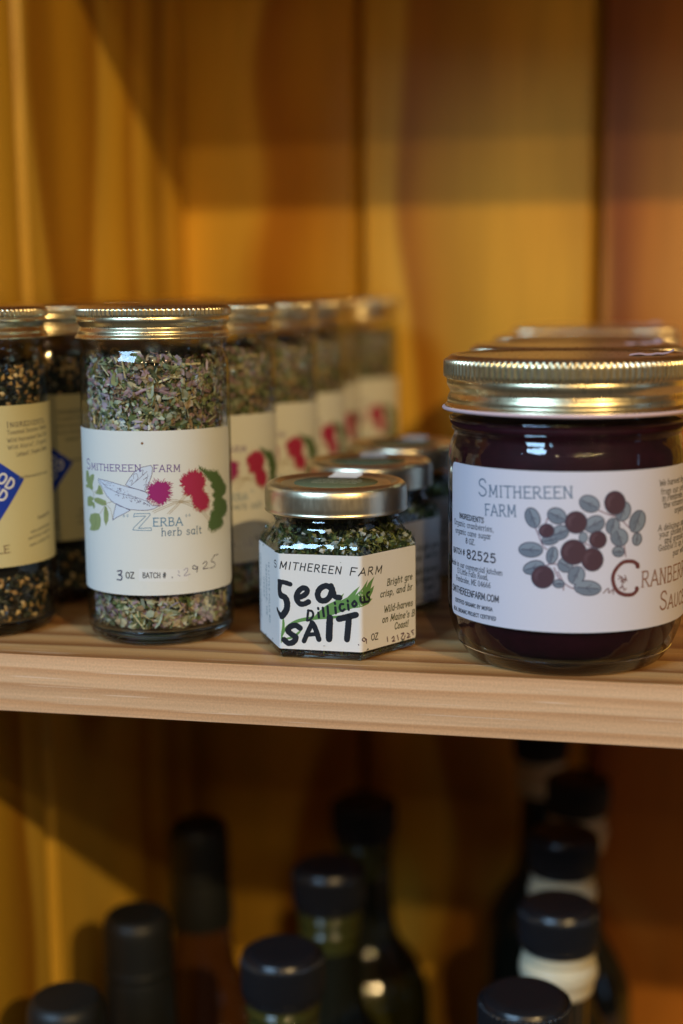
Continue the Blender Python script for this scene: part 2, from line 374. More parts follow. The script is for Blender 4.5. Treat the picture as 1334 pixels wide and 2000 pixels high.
class Print:
    """flat ink on a label, one mesh per ink"""
    def __init__(s, S, base=0.10): s.S = S; s.V = {}; s.F = {}; s.k = 0; s.base = base
    def _add(s, m, verts, faces):
        V = s.V.setdefault(m, []); b = len(V); V += verts; s.F.setdefault(m, []).extend([tuple(b+i for i in f) for f in faces])
    def poly(s, pts, m, layer=0, maxe=0.9):
        off = s.base+layer*0.012+(s.k % 40)*0.0003; s.k += 1
        P = [Vector((p[0], p[1], 0)) for p in pts]
        tri = [[tuple(P[i][:2]) for i in t] for t in tessellate_polygon([P])]
        out = []; st = tri
        while st:
            t = st.pop(); L = [math.dist(t[i], t[(i+1) % 3]) for i in range(3)]; i = max(range(3), key=lambda q: L[q])
            if L[i] > maxe:
                a, b_, c = t[i], t[(i+1) % 3], t[(i+2) % 3]; mid = ((a[0]+b_[0])/2, (a[1]+b_[1])/2)
                st += [[a, mid, c], [mid, b_, c]]
            else: out.append(t)
        V = []; Fc = []; idx = {}
        for t in out:
            f = []
            for p in t:
                if p not in idx: idx[p] = len(V); V.append(s.S.map(p[0], p[1], off))
                f.append(idx[p])
            ar = (t[1][0]-t[0][0])*(t[2][1]-t[0][1])-(t[2][0]-t[0][0])*(t[1][1]-t[0][1])
            if abs(ar) < 1e-9: continue
            Fc.append(tuple(f) if ar > 0 else tuple(reversed(f)))
        s._add(m, V, Fc)
    def line(s, pts, wd, m, layer=1, smooth=True, taper=False, wob=0.0, rng=random.Random(3)):
        pts = [np.array(p, float) for p in pts]
        if smooth and len(pts) > 2: pts = catmull(pts)
        runs = [[pts[0]]]
        for i in range(1, len(pts)):
            runs[-1].append(pts[i])
            if i < len(pts)-1:
                a = pts[i]-pts[i-1]; b_ = pts[i+1]-pts[i]; la, lb = np.linalg.norm(a), np.linalg.norm(b_)
                if la > 1e-6 and lb > 1e-6 and (a@b_)/(la*lb) < 0.5: runs.append([pts[i]])
        for run in runs: s._rib(run, wd, m, layer, taper, wob, rng)
    def _rib(s, run, wd, m, layer, taper, wob, rng):
        R = [run[0]]
        for p in run[1:]:
            d = np.linalg.norm(p-R[-1]); n = max(1, int(math.ceil(d/0.45)))
            if d < 1e-6: continue
            a = R[-1]
            for k in range(1, n+1): R.append(a+(p-a)*k/n)
        if len(R) < 2: return
        h = wd/2; n = len(R); W = [h*(1+wob*rng.uniform(-1, 1)) for _ in R]
        if taper: W = [W[i]*(0.35+0.65*math.sin(math.pi*min(1, (i+0.3)/(n-0.4)))) for i in range(n)]
        T = []
        for i in range(n):
            t = R[min(i+1, n-1)]-R[max(i-1, 0)]; T.append(t/(np.linalg.norm(t)+1e-12))
        ext0 = [(R[0]-T[0]*h*c, W[0]*sn, T[0]) for c, sn in ((1.0, 0.12), (0.85, 0.55), (0.5, 0.87))]
        ext1 = [(R[-1]+T[-1]*h*c, W[-1]*sn, T[-1]) for c, sn in ((0.5, 0.87), (0.85, 0.55), (1.0, 0.12))]
        A = ext0+[(R[i], W[i], T[i]) for i in range(n)]+ext1
        off = s.base+layer*0.012+(s.k % 40)*0.0003; s.k += 1
        V = []; Fc = []; nc = max(1, int(math.ceil(wd/0.3)))
        for i, (p, w_, t) in enumerate(A):
            nrm = np.array([-t[1], t[0]]); o2 = off+i*0.00002
            V += [s.S.map(*(p+nrm*w_*(1-2*q/nc)), o2) for q in range(nc+1)]
            if i: 
                for q in range(nc): a = i*(nc+1)+q; Fc.append((a-nc, a+1, a, a-nc-1))
        s._add(m, V, Fc)
    def build(s, parent, names):
        for m in s.V:
            mesh_obj(names.get(m, 'lettering'), s.V[m], s.F[m], m, parent, smooth=False)
def catmull(pts, sub=6):
    P = [2*pts[0]-pts[1]]+list(pts)+[2*pts[-1]-pts[-2]]; out = []
    for i in range(1, len(P)-2):
        p0, p1, p2, p3 = P[i-1], P[i], P[i+1], P[i+2]
        for k in range(sub):
            t = k/sub; out.append(0.5*((2*p1)+(-p0+p2)*t+(2*p0-5*p1+4*p2-p3)*t*t+(-p0+3*p1-3*p2+p3)*t**3))
    out.append(pts[-1]); return out

# stroke lettering: advance | strokes, '~' = curved
G = {
'A': '7|0,0 3.5,10 7,0|1.2,3.4 5.8,3.4', 'B': '6.4|1,0 1,10|~1,10 4.8,9.6 5,7.5 3.8,5.4 1,5.3|~1,5.3 5,5 6,2.6 4.6,.3 1,0',
'C': '7|~6.6,8 5,9.8 2.6,9.6 .8,7 .7,3.5 2.4,.5 5,.2 6.7,2', 'D': '7|1,0 1,10|~1,10 4.5,9.5 6.4,6.5 6.2,3 4.2,.4 1,0',
'E': '6|1,0 1,10|1,10 5.6,10|1,5.2 4.8,5.2|1,0 5.8,0', 'F': '5.6|1,0 1,10|1,10 5.6,10|1,5.2 4.6,5.2',
'G': '7.2|~6.6,8 5,9.8 2.6,9.6 .8,7 .7,3.5 2.4,.5 5,.3 6.5,1.6|6.5,1.6 6.5,4.6|6.5,4.6 4.2,4.6', 'H': '7|1,0 1,10|6,0 6,10|1,5.2 6,5.2',
'I': '3|1.5,0 1.5,10', 'J': '5|~3.8,10 3.8,3 3,.4 1.4,.2 .4,1.8', 'K': '6.6|1,0 1,10|6,10 1,4.4|2.6,6.2 6.4,0', 'L': '5.4|1,10 1,0|1,0 5.4,0',
'M': '8.6|1,0 1.2,10|1.2,10 4.3,2|4.3,2 7.4,10|7.4,10 7.6,0', 'N': '7.2|1,0 1,10|1,10 6.2,0|6.2,0 6.2,10',
'O': '7.6|~3.8,10 1.4,8.6 .6,5 1.5,1.4 3.8,0 6.2,1.4 7,5 6.2,8.6 3.8,10', 'P': '6.2|1,0 1,10|~1,10 4.8,9.7 5.8,7.4 4.6,5 1,4.6',
'Q': '7.6|~3.8,10 1.4,8.6 .6,5 1.5,1.4 3.8,0 6.2,1.4 7,5 6.2,8.6 3.8,10|4.6,2.4 7,-.8', 'R': '6.8|1,0 1,10|~1,10 4.8,9.7 5.6,7.5 4.4,5.3 1,5|3,5 6.6,0',
'S': '6|~5.4,8.2 4.2,9.8 2.2,9.8 .8,8.2 1.2,6.3 3.2,5.2 5,4 5.5,2 4.2,.3 2,.1 .5,1.8', 'T': '6.4|3.2,0 3.2,10|0,10 6.4,10',
'U': '7|~1,10 1,3.4 1.9,.8 3.6,.1 5.2,.8 6,3.4 6,10', 'V': '7|0,10 3.5,0 7,10', 'W': '9.4|0,10 2.4,0|2.4,0 4.7,8|4.7,8 7,0|7,0 9.4,10', 'X': '7|0,0 6.6,10|.4,10 7,0',
'Y': '6.6|0,10 3.3,5 6.6,10|3.3,5 3.3,0', 'Z': '6.6|.4,10 6.2,10 .2,0 6.4,0',
'a': '5.6|~4.6,6 2.6,6.6 .9,5 .7,2.4 2,.3 3.8,.9 4.6,2.6|4.7,6.4 4.7,0', 'b': '5.6|.9,10 .9,0|~.9,4.6 2.6,6.5 4.6,5.4 4.9,2.6 3.6,.2 1.8,.3 .9,1.6',
'c': '4.8|~4.4,5.2 2.9,6.5 1.1,5.3 .7,2.8 1.8,.4 3.4,.2 4.5,1.4', 'd': '5.6|4.8,10 4.8,0|~4.8,4.6 3.2,6.5 1.2,5.5 .7,2.8 2,.3 3.8,.5 4.8,2',
'e': '5.2|~.8,3.5 4.6,3.7 4.2,5.8 2.5,6.5 .9,4.8 .8,2.2 2.2,.2 4.5,1.2', 'f': '3.6|~3.6,9.4 2.4,10 1.5,8.6 1.4,6 1.4,0|.2,6.3 3.2,6.3',
'g': '5.6|~4.7,5.4 2.8,6.6 1,5.4 .8,2.8 2.2,.7 4,1.2 4.7,3|~4.7,6.4 4.7,-1 3.6,-3 1,-2.6', 'h': '5.6|.9,10 .9,0|~.9,4.4 2.6,6.5 4.4,5.6 4.7,3.6 4.7,0',
'i': '2.4|1.2,6.4 1.2,0|1.2,8.7 1.2,9.1', 'j': '2.6|~1.6,6.4 1.6,-1 1,-3 -.4,-2.8|1.6,8.7 1.6,9.1', 'k': '5|.9,10 .9,0|4.4,6.4 .9,2.6|2.2,4 4.8,0', 'l': '2.4|1.2,10 1.2,0',
'm': '8.4|.9,6.4 .9,0|~.9,4.4 2.3,6.5 3.8,5.8 4.1,4 4.1,0|~4.1,4.4 5.6,6.5 7.1,5.8 7.4,4 7.4,0', 'n': '5.6|.9,6.4 .9,0|~.9,4.4 2.6,6.5 4.4,5.6 4.7,3.6 4.7,0',
'o': '5.6|~2.8,6.6 1.1,5.4 .7,3.2 1.3,1 2.8,0 4.4,1 4.9,3.2 4.4,5.5 2.8,6.6', 'p': '5.6|.9,6.4 .9,-3|~.9,4.6 2.6,6.5 4.6,5.4 4.9,2.6 3.6,.2 1.8,.3 .9,1.6',
'q': '5.6|4.8,6.4 4.8,-3|~4.8,4.6 3.2,6.5 1.2,5.5 .7,2.8 2,.3 3.8,.5 4.8,2', 'r': '3.8|.9,6.4 .9,0|~.9,4.2 2,6.2 3.6,6.3', 's': '4.6|~4.1,5.4 2.8,6.5 1.1,5.6 1.3,4.1 3,3.3 4.2,2.2 3.4,.3 1.6,.1 .5,1.2',
't': '3.6|~1.5,8.8 1.5,1.6 2.3,.1 3.5,.5|.2,6.3 3.3,6.3', 'u': '5.6|~.9,6.4 .9,2.4 1.8,.3 3.4,.4 4.7,2.2|4.7,6.4 4.7,0', 'v': '5|.3,6.4 2.5,0 4.7,6.4', 'w': '7.4|.3,6.4 2,0 3.7,5.6 5.4,0 7.1,6.4',
'x': '5|.4,6.4 4.6,0|4.5,6.4 .4,0', 'y': '5|.3,6.4 2.6,.4|~4.8,6.4 2.6,.4 1.4,-2.6 .2,-2.8', 'z': '4.8|.6,6.4 4.3,6.4 .4,0 4.4,0',
'0': '6|~3,10 1.1,8.4 .6,5 1.1,1.6 3,0 4.9,1.6 5.4,5 4.9,8.4 3,10', '1': '4|.8,8 2.4,10 2.4,0', '2': '6|~.8,7.8 2,9.8 4.2,9.6 5,7.6 3.8,4.8 .6,.1|.6,0 5.4,0',
'3': '6|~.8,8.6 2.6,10 4.6,9 4.6,6.6 2.4,5.4|~2.4,5.4 5,4.6 5.2,1.8 3.2,.1 .6,1.2', '4': '6|4.2,0 4.2,10 .4,3 5.8,3', '5': '6|5,10 1.4,10|1.4,10 1.1,5.6|~1.1,5.6 3.4,6.4 5.2,4.4 4.8,1.4 2.6,0 .6,1',
'6': '6|~4.8,9.6 2.6,8.4 1,5 .9,2 2.6,.1 4.6,.8 5.2,3 4,5.2 2,5 1,3.4', '7': '6|.6,10 5.4,10 2.2,0', '8': '6|~3,5.3 1,6.8 1.2,9 3,10 4.8,9 5,6.8 3,5.3 .8,3.6 .8,1.2 3,0 5.2,1.2 5.2,3.6 3,5.3',
'9': '6|~5,7 3.6,5 1.6,5.4 .8,7.6 2,9.7 4,9.6 5,7.6 4.9,4.4 3.6,0', '.': '2.4|1.2,0 1.2,.5', ',': '2.4|1.4,.6 .8,-1.6', '!': '2.6|1.3,10 1.3,3|1.3,0 1.3,.5', "'": '2|1.2,10 .9,7.6', '-': '4|.6,3.6 3.4,3.6',
'#': '6.6|1.6,0 2.6,10|4.2,0 5.2,10|.4,6.6 6.4,6.6|.2,3.4 6.2,3.4', '*': '3.4|1.7,10 1.7,7|.5,9.2 2.9,7.8|2.9,9.2 .5,7.8', ':': '2.4|1.2,.3 1.2,.8|1.2,5 1.2,5.5', '/': '4|0,0 4,10', '&': '7|~6.6,0 1.6,7.4 2,9.6 3.8,9.6 4.2,7.6 1,4 .8,1.2 2.8,0 6,4',
}
GL = {}
for ch, s_ in G.items():
    parts = s_.split('|'); st = []
    for q in parts[1:]:
        cur = q.startswith('~'); st.append((cur, [tuple(float(v) for v in p.split(',')) for p in q.lstrip('~').split(' ')]))
    GL[ch] = (float(parts[0]), st)
def text(P, txt, p0, p1, h, m, wt=0.10, serif=False, slant=0.0, smallcaps=None, jit=0.0, layer=1, gap=1.3, fit=True, clip=None):
    """p0,p1: baseline ends in label mm; h cap height mm; smallcaps = size of letters after each initial"""
    p0, p1 = np.array(p0, float), np.array(p1, float); d = p1-p0; Lg = np.linalg.norm(d); d = d/Lg; nrm = np.array([-d[1], d[0]])
    u = h/10.0; rng = random.Random(hash(txt) % 999 if False else len(txt)*7+3); x = 0; items = []; first = True
    for ch in txt:
        if ch == ' ': x += 4.2; first = True; continue
        k = 1.0
        if smallcaps: k = 1.0 if first else smallcaps; first = False
        wdt, st = GL[ch]; items.append((x, k, st)); x += (wdt+gap)*k
    tot = (x-gap)*u; sx = Lg/tot if fit else 1.0
    for x0, k, st in items:
        jy = rng.uniform(-1, 1)*jit*10; ja = rng.uniform(-1, 1)*jit*0.6
        if clip is not None and x0*u*sx > clip: break
        for cur, pts in st:
            if cur and len(pts) > 2: pp = [tuple(q) for q in catmull([np.array(q) for q in pts], 4)]
            else: pp = pts
            Q = []
            for (a, b_) in pp:
                a, b_ = a*k, b_*k; a2 = (x0+a+slant*b_+ja*b_)*u*sx; b2 = (b_+jy)*u; Q.append(p0+d*a2+nrm*b2)
            P.line(Q, max(h*wt*(k**0.3)*1.25, 0.19), m, layer, smooth=False)
            if serif and not cur:
                for (a, b_) in (pts[0], pts[-1]):
                    if b_ in (0, 10.0, -3.0, 6.4):
                        a, b_ = a*k, b_*k; c = p0+d*((x0+a+slant*b_)*u*sx)+nrm*(b_+jy)*u
                        P.line([c-d*u*1.0*k*sx, c+d*u*1.0*k*sx], max(h*wt*0.75, 0.13), m, layer, smooth=False)
def jag(pts, rng, amp, n=3):
    out = []; N = len(pts)
    for i in range(N):
        a, b_ = np.array(pts[i]), np.array(pts[(i+1) % N]); L = np.linalg.norm(b_-a); t = (b_-a)/max(L, 1e-9); nn = np.array([t[1], -t[0]])
        m = max(2, int(L/amp/0.55))
        for k in range(m):
            out.append(a+(b_-a)*k/m + nn*amp*(rng.uniform(0.2, 0.8) if k % 2 else rng.uniform(-0.8, -0.1)))
    return out
def ell(c, rx, ry, rot, n=22):
    r_ = math.radians(rot); return [(c[0]+rx*math.cos(t)*math.cos(r_)-ry*math.sin(t)*math.sin(r_), c[1]+rx*math.cos(t)*math.sin(r_)+ry*math.sin(t)*math.cos(r_)) for t in [2*math.pi*k/n for k in range(n)]]

# ------------------------------------------------------------------ loose contents
def flake_mesh(name, items, mat, parent):
    """items: list of (pos, tangent, normal, length, width, bend, colour, kind)"""
    V, Fc, C = [], [], []
    for (p, t, n, L, Wd, bend, col, kd) in items:
        b = len(V); s_ = np.cross(n, t)
        if kd == 0:      # leaf scrap: 6-point bent outline
            for (a, q) in ((-.5, 0.05), (-.15, .5), (.25, .42), (.5, 0), (.2, -.5), (-.2, -.4)):
                V.append(p+t*a*L+s_*q*Wd+n*bend*(q*q*4*Wd-(a*a)*L*0.6))
            Fc += [(b, b+1, b+5), (b+1, b+2, b+4, b+5), (b+2, b+3, b+4)]; C += [col]*3
        elif kd == 3:    # crumpled leaf piece
            rr = random.Random(int((p[0]+p[1]*3+p[2]*7)*1e7)); 
            for a, wv in ((-.5, rr.uniform(.15, .6)), (-.2, rr.uniform(.7, 1.1)), (.15, rr.uniform(.6, 1.0)), (.5, rr.uniform(.05, .5))):
                sh = rr.uniform(-.15, .15)
                for q in (-.5, 0, .5): V.append(p+t*(a+rr.uniform(-.06, .06))*L+s_*(q*wv+sh)*Wd+n*(rr.uniform(-.22, .22)*Wd+bend*(abs(q)-.25)*Wd))
            for i_ in range(3):
                for j_ in range(2):
                    k_ = b+i_*3+j_; Fc.append((k_, k_+1, k_+4, k_+3)); f_ = rr.uniform(.82, 1.15); C.append((col[0]*f_, col[1]*f_, col[2]*f_, 1))
        elif kd == 1:    # seed / grain / crystal: stretched octahedron with a blunt end
            th = Wd*0.55
            V += [p-t*L*.5, p+t*L*.5]
            for j in range(5):
                a = 2*math.pi*j/5; V.append(p+t*L*0.12+s_*math.cos(a)*Wd*.5+n*math.sin(a)*th*.5)
            for j in range(5): Fc += [(b, b+2+(j+1) % 5, b+2+j), (b+1, b+2+j, b+2+(j+1) % 5)]; C += [col]*2
        else:            # stalk: thin prism
            for a in (-.5, .5):
                for j in range(3):
                    an = 2*math.pi*j/3; V.append(p+t*a*L+(s_*math.cos(an)+n*math.sin(an))*Wd*.5)
            for j in range(3): j2 = (j+1) % 3; Fc.append((b+j, b+j2, b+3+j2, b+3+j)); C.append(col)
    o = mesh_obj(name, V, Fc, mat, parent, smooth=False)
    me = o.data; at = me.color_attributes.new('tint', 'FLOAT_COLOR', 'CORNER')
    cnt = np.array([len(f) for f in Fc]); arr = np.repeat(np.array(C, dtype=np.float32), cnt, axis=0)
    at.data.foreach_set('color', arr.ravel())
    tag(o, kind='stuff'); return o
def rand_frame(rng, radial, flat=0.7):
    n = radial*flat+np.array([rng.gauss(0, 1), rng.gauss(0, 1), rng.gauss(0, 1)])*(1-flat)*1.2; n /= np.linalg.norm(n)
    v = np.array([rng.gauss(0, 1), rng.gauss(0, 1), rng.gauss(0, 1)]); t = v-n*(v@n); t /= np.linalg.norm(t)
    return t, n
def vary(rng, c, k=0.25):
    f_ = 1+rng.uniform(-k, k); return (c[0]*f_, c[1]*f_, c[2]*f_, 1)

# ------------------------------------------------------------------ jars
def knurl(n): 
    def f(t):
        c = min(1.0, max(0.0, 0.62+1.25*math.cos(n*t))); return c*c*(3-2*c)
    return f
R_S = 0.0247
def spice_glass(parent):
    R = R_S
    outer = smooth_prof([(R-0.0004, 0.0048), (R, 0.008), (R, 0.02), (R, 0.05), (R, 0.085), (R-0.0001, 0.0905), (R-0.0008, 0.0935), (R-0.0016, 0.0955), (R-0.0016, 0.0975), (R-0.0012, 0.0985), (R-0.0016, 0.1000), (R-0.0016, 0.1045)], 3)
    V, Fc = lathe(outer, 128); mesh_obj('glass_wall', V, Fc, M['glass'], parent)
    b = smooth_prof([(0.0, 0.0012), (R-0.006, 0.0012), (R-0.0040, 0.0001), (R-0.0026, 0.0003), (R-0.0010, 0.0020), (R-0.0003, 0.0046), (R-0.0016, 0.0050), (R-0.0035, 0.0042), (0.0, 0.0036)], 4)
    V, Fc = lathe(b, 128); mesh_obj('glass_base', V, Fc, M['glass_base'], parent)
def screw_lid(parent, R, zt, zb, kz0, kz1, n, h, mat, segs):
    """threaded lid: knurled upper band, rolled bead, flared bottom rim. kz0..kz1 knurl zone"""
    span = zb-0
    p = [(R-0.0010, zb+0.0003), (R+0.0002, zb), (R+0.0006, zb+0.0003), (R+0.0002, zb+0.0009), (R-0.0004, zb+0.0016),
         (R-0.0003, zb+0.20*(kz0-zb)+0.0008), (R-0.0009, zb+0.46*(kz0-zb)), (R-0.0012, zb+0.55*(kz0-zb)), (R-0.0006, zb+0.68*(kz0-zb)),
         (R-0.0001, zb+0.82*(kz0-zb)), (R-0.0002, kz0-0.0003), (R-0.0003, kz0, 0), (R-0.0001, kz0+0.12*(kz1-kz0), h), (R-0.0001, kz0+0.5*(kz1-kz0), h), (R-0.0001, kz0+0.88*(kz1-kz0), h), (R-0.0003, kz1, 0),
         (R-0.0006, kz1+0.35*(zt-kz1)), (R-0.0013, zt-0.0001), (R-0.0022, zt), (R-0.0032, zt-0.0004), (R-0.0042, zt-0.0006)]
    prof = smooth_prof(p, 2)+[(R*0.5, zt-0.0006, 0), (0.0, zt-0.0006, 0)]
    V, Fc = lathe(prof, segs, knurl(n))
    return mesh_obj('lid', V, Fc, mat, parent)

HERB = [(rgb(178, 182, 160), 6), (rgb(142, 150, 112), 6), (rgb(98, 112, 68), 4), (rgb(190, 172, 190), 5), (rgb(200, 188, 156), 4), (rgb(160, 130, 138), 4), (rgb(74, 80, 54), 3), (rgb(214, 212, 204), 3), (rgb(168, 142, 110), 3)]
HERB = [((c[0]*.82, c[1]*.84, c[2]*.8, 1), k) for c, k in HERB]
HPOOL = [c for c, k in HERB for _ in range(k)]
COOLP = [HERB[i][0] for i in (0, 0, 1, 2, 3, 3, 7, 6, 5)]; WARMP = [HERB[i][0] for i in (1, 1, 2, 4, 5, 5, 8, 8, 6, 0)]
def spice_herbs(parent, rc, seed=1, n=6200):
    rng = random.Random(seed); it = []
    for i in range(n):
        th = rng.uniform(-math.pi, math.pi) if i % 4 == 0 else rng.uniform(-1.9, 1.9)
        z = rng.uniform(0.0052, 0.0195) if rng.random() < 0.36 else rng.uniform(0.067, 0.0925+0.0016*math.sin(3*th+1))
        rad = np.array([math.sin(th), -math.cos(th), 0]); d = rc-abs(rng.gauss(0, 0.0012))-0.0002
        t, nn = rand_frame(rng, rad, 0.66); q_ = math.sin(2.1*th+z*160)+.7*math.sin(5*th-z*310+2); c = vary(rng, rng.choice(COOLP if q_+rng.gauss(0, .7) < 0 else WARMP), 0.35)
        u_ = rng.random()
        if u_ < 0.34: L, Wd, kd = rng.uniform(.0026, .0062), rng.uniform(.0014, .0036), 3
        elif u_ < 0.91: L, Wd, kd = rng.uniform(.0010, .0050), rng.uniform(.0005, .0019)*(1 if rng.random() < .8 else 1.6), 0
        else: L, Wd, kd = rng.uniform(.0028, .0085), rng.uniform(.0003, .0008), 2; c = vary(rng, rgb(190, 178, 136), 0.3)
        if z < 0.02: z = max(z, 0.0054+abs(t[2])*L*.5+abs(np.cross(nn, t)[2])*Wd*.5)
        p = rad*d+np.array([0, 0, z]); ext = abs(t@rad)*L*0.5+abs(np.cross(nn, t)@rad)*Wd*0.5
        p = p-rad*ext
        it.append((p, t, nn, L, Wd, rng.uniform(-.5, .5), c, kd))
    for i in range(500):    # loose top of the heap
        a, q = rng.uniform(0, 2*math.pi), (rc-0.002)*math.sqrt(rng.random())
        t, nn = rand_frame(rng, np.array([0, 0, 1.0]), 0.6)
        it.append((np.array([q*math.sin(a), -q*math.cos(a), 0.0918+rng.uniform(0, .0018)]), t, nn, rng.uniform(.001, .0035), rng.uniform(.0007, .0016), .3, vary(rng, rng.choice(HPOOL)), 0))
    flake_mesh('dried_herbs', it, M['herbs'], parent)
    V, Fc = lathe([(0, 0.0052), (rc-0.0018, 0.0054), (rc-0.0018, 0.0912), (0, 0.0918)], 48); mesh_obj('herb_mass', V, Fc, M['core'], parent)
def spice_seeds(parent, rc, seed=2, n=5200):
    rng = random.Random(seed); it = []
    TAN = [rgb(206, 172, 112), rgb(190, 150, 88), rgb(220, 190, 136), rgb(168, 128, 74)]; DK = [rgb(26, 26, 22), rgb(36, 38, 28), rgb(18, 20, 20), rgb(48, 54, 34)]
    for i in range(n):
        th = rng.uniform(-math.pi, math.pi) if i % 4 == 0 else rng.uniform(-.6, 1.9)
        z = rng.uniform(0.0052, 0.0195) if rng.random() < 0.36 else rng.uniform(0.074, 0.0905)
        rad = np.array([math.sin(th), -math.cos(th), 0]); d = rc-abs(rng.gauss(0, 0.0010))-0.0003
        t, nn = rand_frame(rng, rad, 0.7)
        if rng.random() < 0.15: L, Wd, kd, c = rng.uniform(.0026, .0036), rng.uniform(.0016, .0021), 1, vary(rng, rng.choice(TAN), .2)
        else: L, Wd, kd, c = rng.uniform(.0012, .0030), rng.uniform(.0009, .0020), 0, vary(rng, rng.choice(DK), .4)
        p = rad*d+np.array([0, 0, z])-rad*(abs(t@rad)*L*.5+abs(np.cross(nn, t)@rad)*Wd*.5)
        it.append((p, t, nn, L, Wd, rng.uniform(-.5, .5), c, kd))
    flake_mesh('sesame_and_seaweed', it, M['seeds'], parent)
    V, Fc = lathe([(0, 0.0052), (rc-0.0018, 0.0054), (rc-0.0018, 0.0895), (0, 0.0900)], 48); mesh_obj('seaweed_mass', V, Fc, M['core_seed'], parent)

# --- herb salt jar
ZX, ZY = -0.1602, 0.0388
jar = empty('spice_jar', (ZX, ZY, 0.0002))
tag(jar, 'tall herb jar in front, white label with magenta flowers, fully in view', 'jar', 'herb salt jars in a row')
spice_glass(jar)
screw_lid(jar, 0.0251, 0.1097, 0.0990, 0.1060, 0.1088, 92, 0.00062, M['gold'], 92*10)
spice_herbs(jar, R_S-0.0021)
S = Cyl(ZX, ZY, R_S)
K = 3.811*6.02
zp = lambda x, y: S.un(130+x/3.811, 860+y/3.811)
lab = label_sheet('label', S, -40.5, S.un(447, 900)[0], 17.3, 70.4, 2.6, M['paper'], jar)
P = Print(S); rng = random.Random(5)
PUR = ink(104, 76, 140, 1.0); SAGE = ink(132, 146, 98); SAGE2 = ink(98, 112, 72); LAV = ink(190, 200, 212); LINE = ink(82, 70, 104, 1.0); MAG = ink(146, 36, 102, 1.1); CRIM = ink(160, 42, 76, 1.1); GRN = ink(80, 104, 62, 1.1)
TEAL = ink(78, 122, 150); TEAL2 = ink(70, 104, 128); TAN = ink(140, 120, 84); BLK = ink(40, 42, 46); NAVY = ink(34, 30, 66); PATCH = ink(206, 208, 206); BRN = ink(120, 84, 50); PALEINK = ink(140, 138, 160)
P.poly(ell(zp(563, 27), .42, .42, 0, 14), BRN, 1)
text(P, 'SMITHEREEN', zp(155, 214), zp(550, 234), 3.3, PUR, 0.075, True, smallcaps=0.62, gap=1.5)
text(P, 'FARM', zp(645, 238), zp(845, 236), 2.15, PUR, 0.10, True, gap=2.0)
leaves = [[(148,232),(160,225),(168,250),(172,280),(182,262),(198,255),(208,262),(205,290),(196,330),(200,370),(188,372),(170,358),(150,355),(146,335),(160,330),(148,300)],
 [(240,335),(255,345),(268,375),(275,405),(255,410),(235,405),(215,400),(232,375)], [(160,425),(180,418),(200,430),(205,445),(190,455),(210,470),(215,500),(205,515),(195,490),(180,495),(160,490),(158,460)],
 [(205,435),(235,430),(262,440),(295,455),(300,485),(270,490),(235,475),(212,460)], [(285,490),(300,500),(315,550),(312,600),(295,640),(280,600),(278,545)],
 [(180,555),(215,545),(245,550),(258,590),(255,640),(240,670),(205,678),(175,670),(185,635),(172,600)]]
for l in leaves: P.poly(jag([zp(*q) for q in l], rng, .12), SAGE, 0)
for l in ([(155,240),(172,300),(185,360)],[(165,440),(190,465),(205,500)],[(215,560),(222,610),(205,665)],[(200,262),(195,300)],[(290,505),(296,560)],[(240,350),(255,395)]): P.line([zp(*q) for q in l], .14, SAGE2, 1)
for l in ([(205,395),(185,368)],[(205,395),(235,372)],[(205,400),(204,432)],[(290,475),(345,460)],[(290,480),(270,520),(250,552)],[(300,485),(330,520),(345,590)],[(215,445),(255,462),(290,478)],[(295,500),(297,560),(292,625)]):
    P.line([zp(*q) for q in l], .13, TAN, 1)
blade = [(240,290),(300,305),(370,325),(450,350),(530,370),(590,390),(610,410),(600,440),(600,460),(640,490),(690,490),(650,515),(600,525),(540,525),(470,518),(400,495),(340,460),(300,415),(265,350),(240,312)]
leaf2 = [(440,335),(470,285),(510,235),(560,205),(628,190),(640,210),(635,260),(615,320),(585,385),(540,372),(480,355)]
tail = [(370,475),(420,500),(475,525),(430,550),(380,575),(345,598),(355,540)]
for l in (tail, leaf2, blade):
    q = [zp(*a) for a in l]; P.poly(q, LAV, 0); P.line(q+[q[0]], .17, LINE, 2, smooth=False)
P.line([zp(*q) for q in ((245,300),(330,370),(420,405),(520,430),(620,465))], .13, LINE, 3)
for _ in range(95):
    a, b_ = rng.uniform(0.08, .95), rng.uniform(-.8, .8)
    cx, cy = 250+a*390, 305+a*190+10*math.sin(a*3)+b_*46*math.sin(math.pi*min(1, a+.12))
    an = rng.uniform(0, 3.1); P.line([zp(cx, cy), zp(cx+8*math.cos(an), cy+8*math.sin(an))], .12, LINE, 3)
for l in ([(480,340),(540,290),(600,235)],[(500,290),(500,260),(525,255),(530,290),(505,320)],[(545,240),(570,225),(565,260),(590,245)],[(570,300),(600,280),(590,320)],[(575,340),(595,330),(580,370)],[(470,310),(490,300),(485,330)],[(600,255),(605,275),(585,290)]):
    P.line([zp(*q) for q in l], .12, LINE, 3)
fl1 = [(615,385),(610,345),(650,335),(655,310),(690,318),(715,310),(740,325),(768,330),(762,365),(768,400),(760,435),(730,455),(712,480),(680,468),(655,470),(640,450),(608,440),(625,415)]
fl2 = [(850,305),(880,270),(915,242),(960,235),(1000,250),(1028,290),(1022,340),(1005,372),(1040,405),(1058,450),(1052,495),(1030,520),(990,528),(955,500),(938,455),(930,412),(900,408),(868,392),(878,362),(858,335)]
grn = [(985,205),(1030,225),(1080,235),(1120,240),(1140,270),(1160,310),(1185,350),(1178,390),(1150,430),(1185,460),(1190,510),(1180,550),(1150,580),(1165,620),(1140,650),(1110,665),(1080,680),(1055,650),(1060,610),(1075,570),(1070,540),(1100,520),(1085,480),(1105,440),(1085,410),(1110,380),(1075,350),(1080,320),(1045,275),(1005,240)]
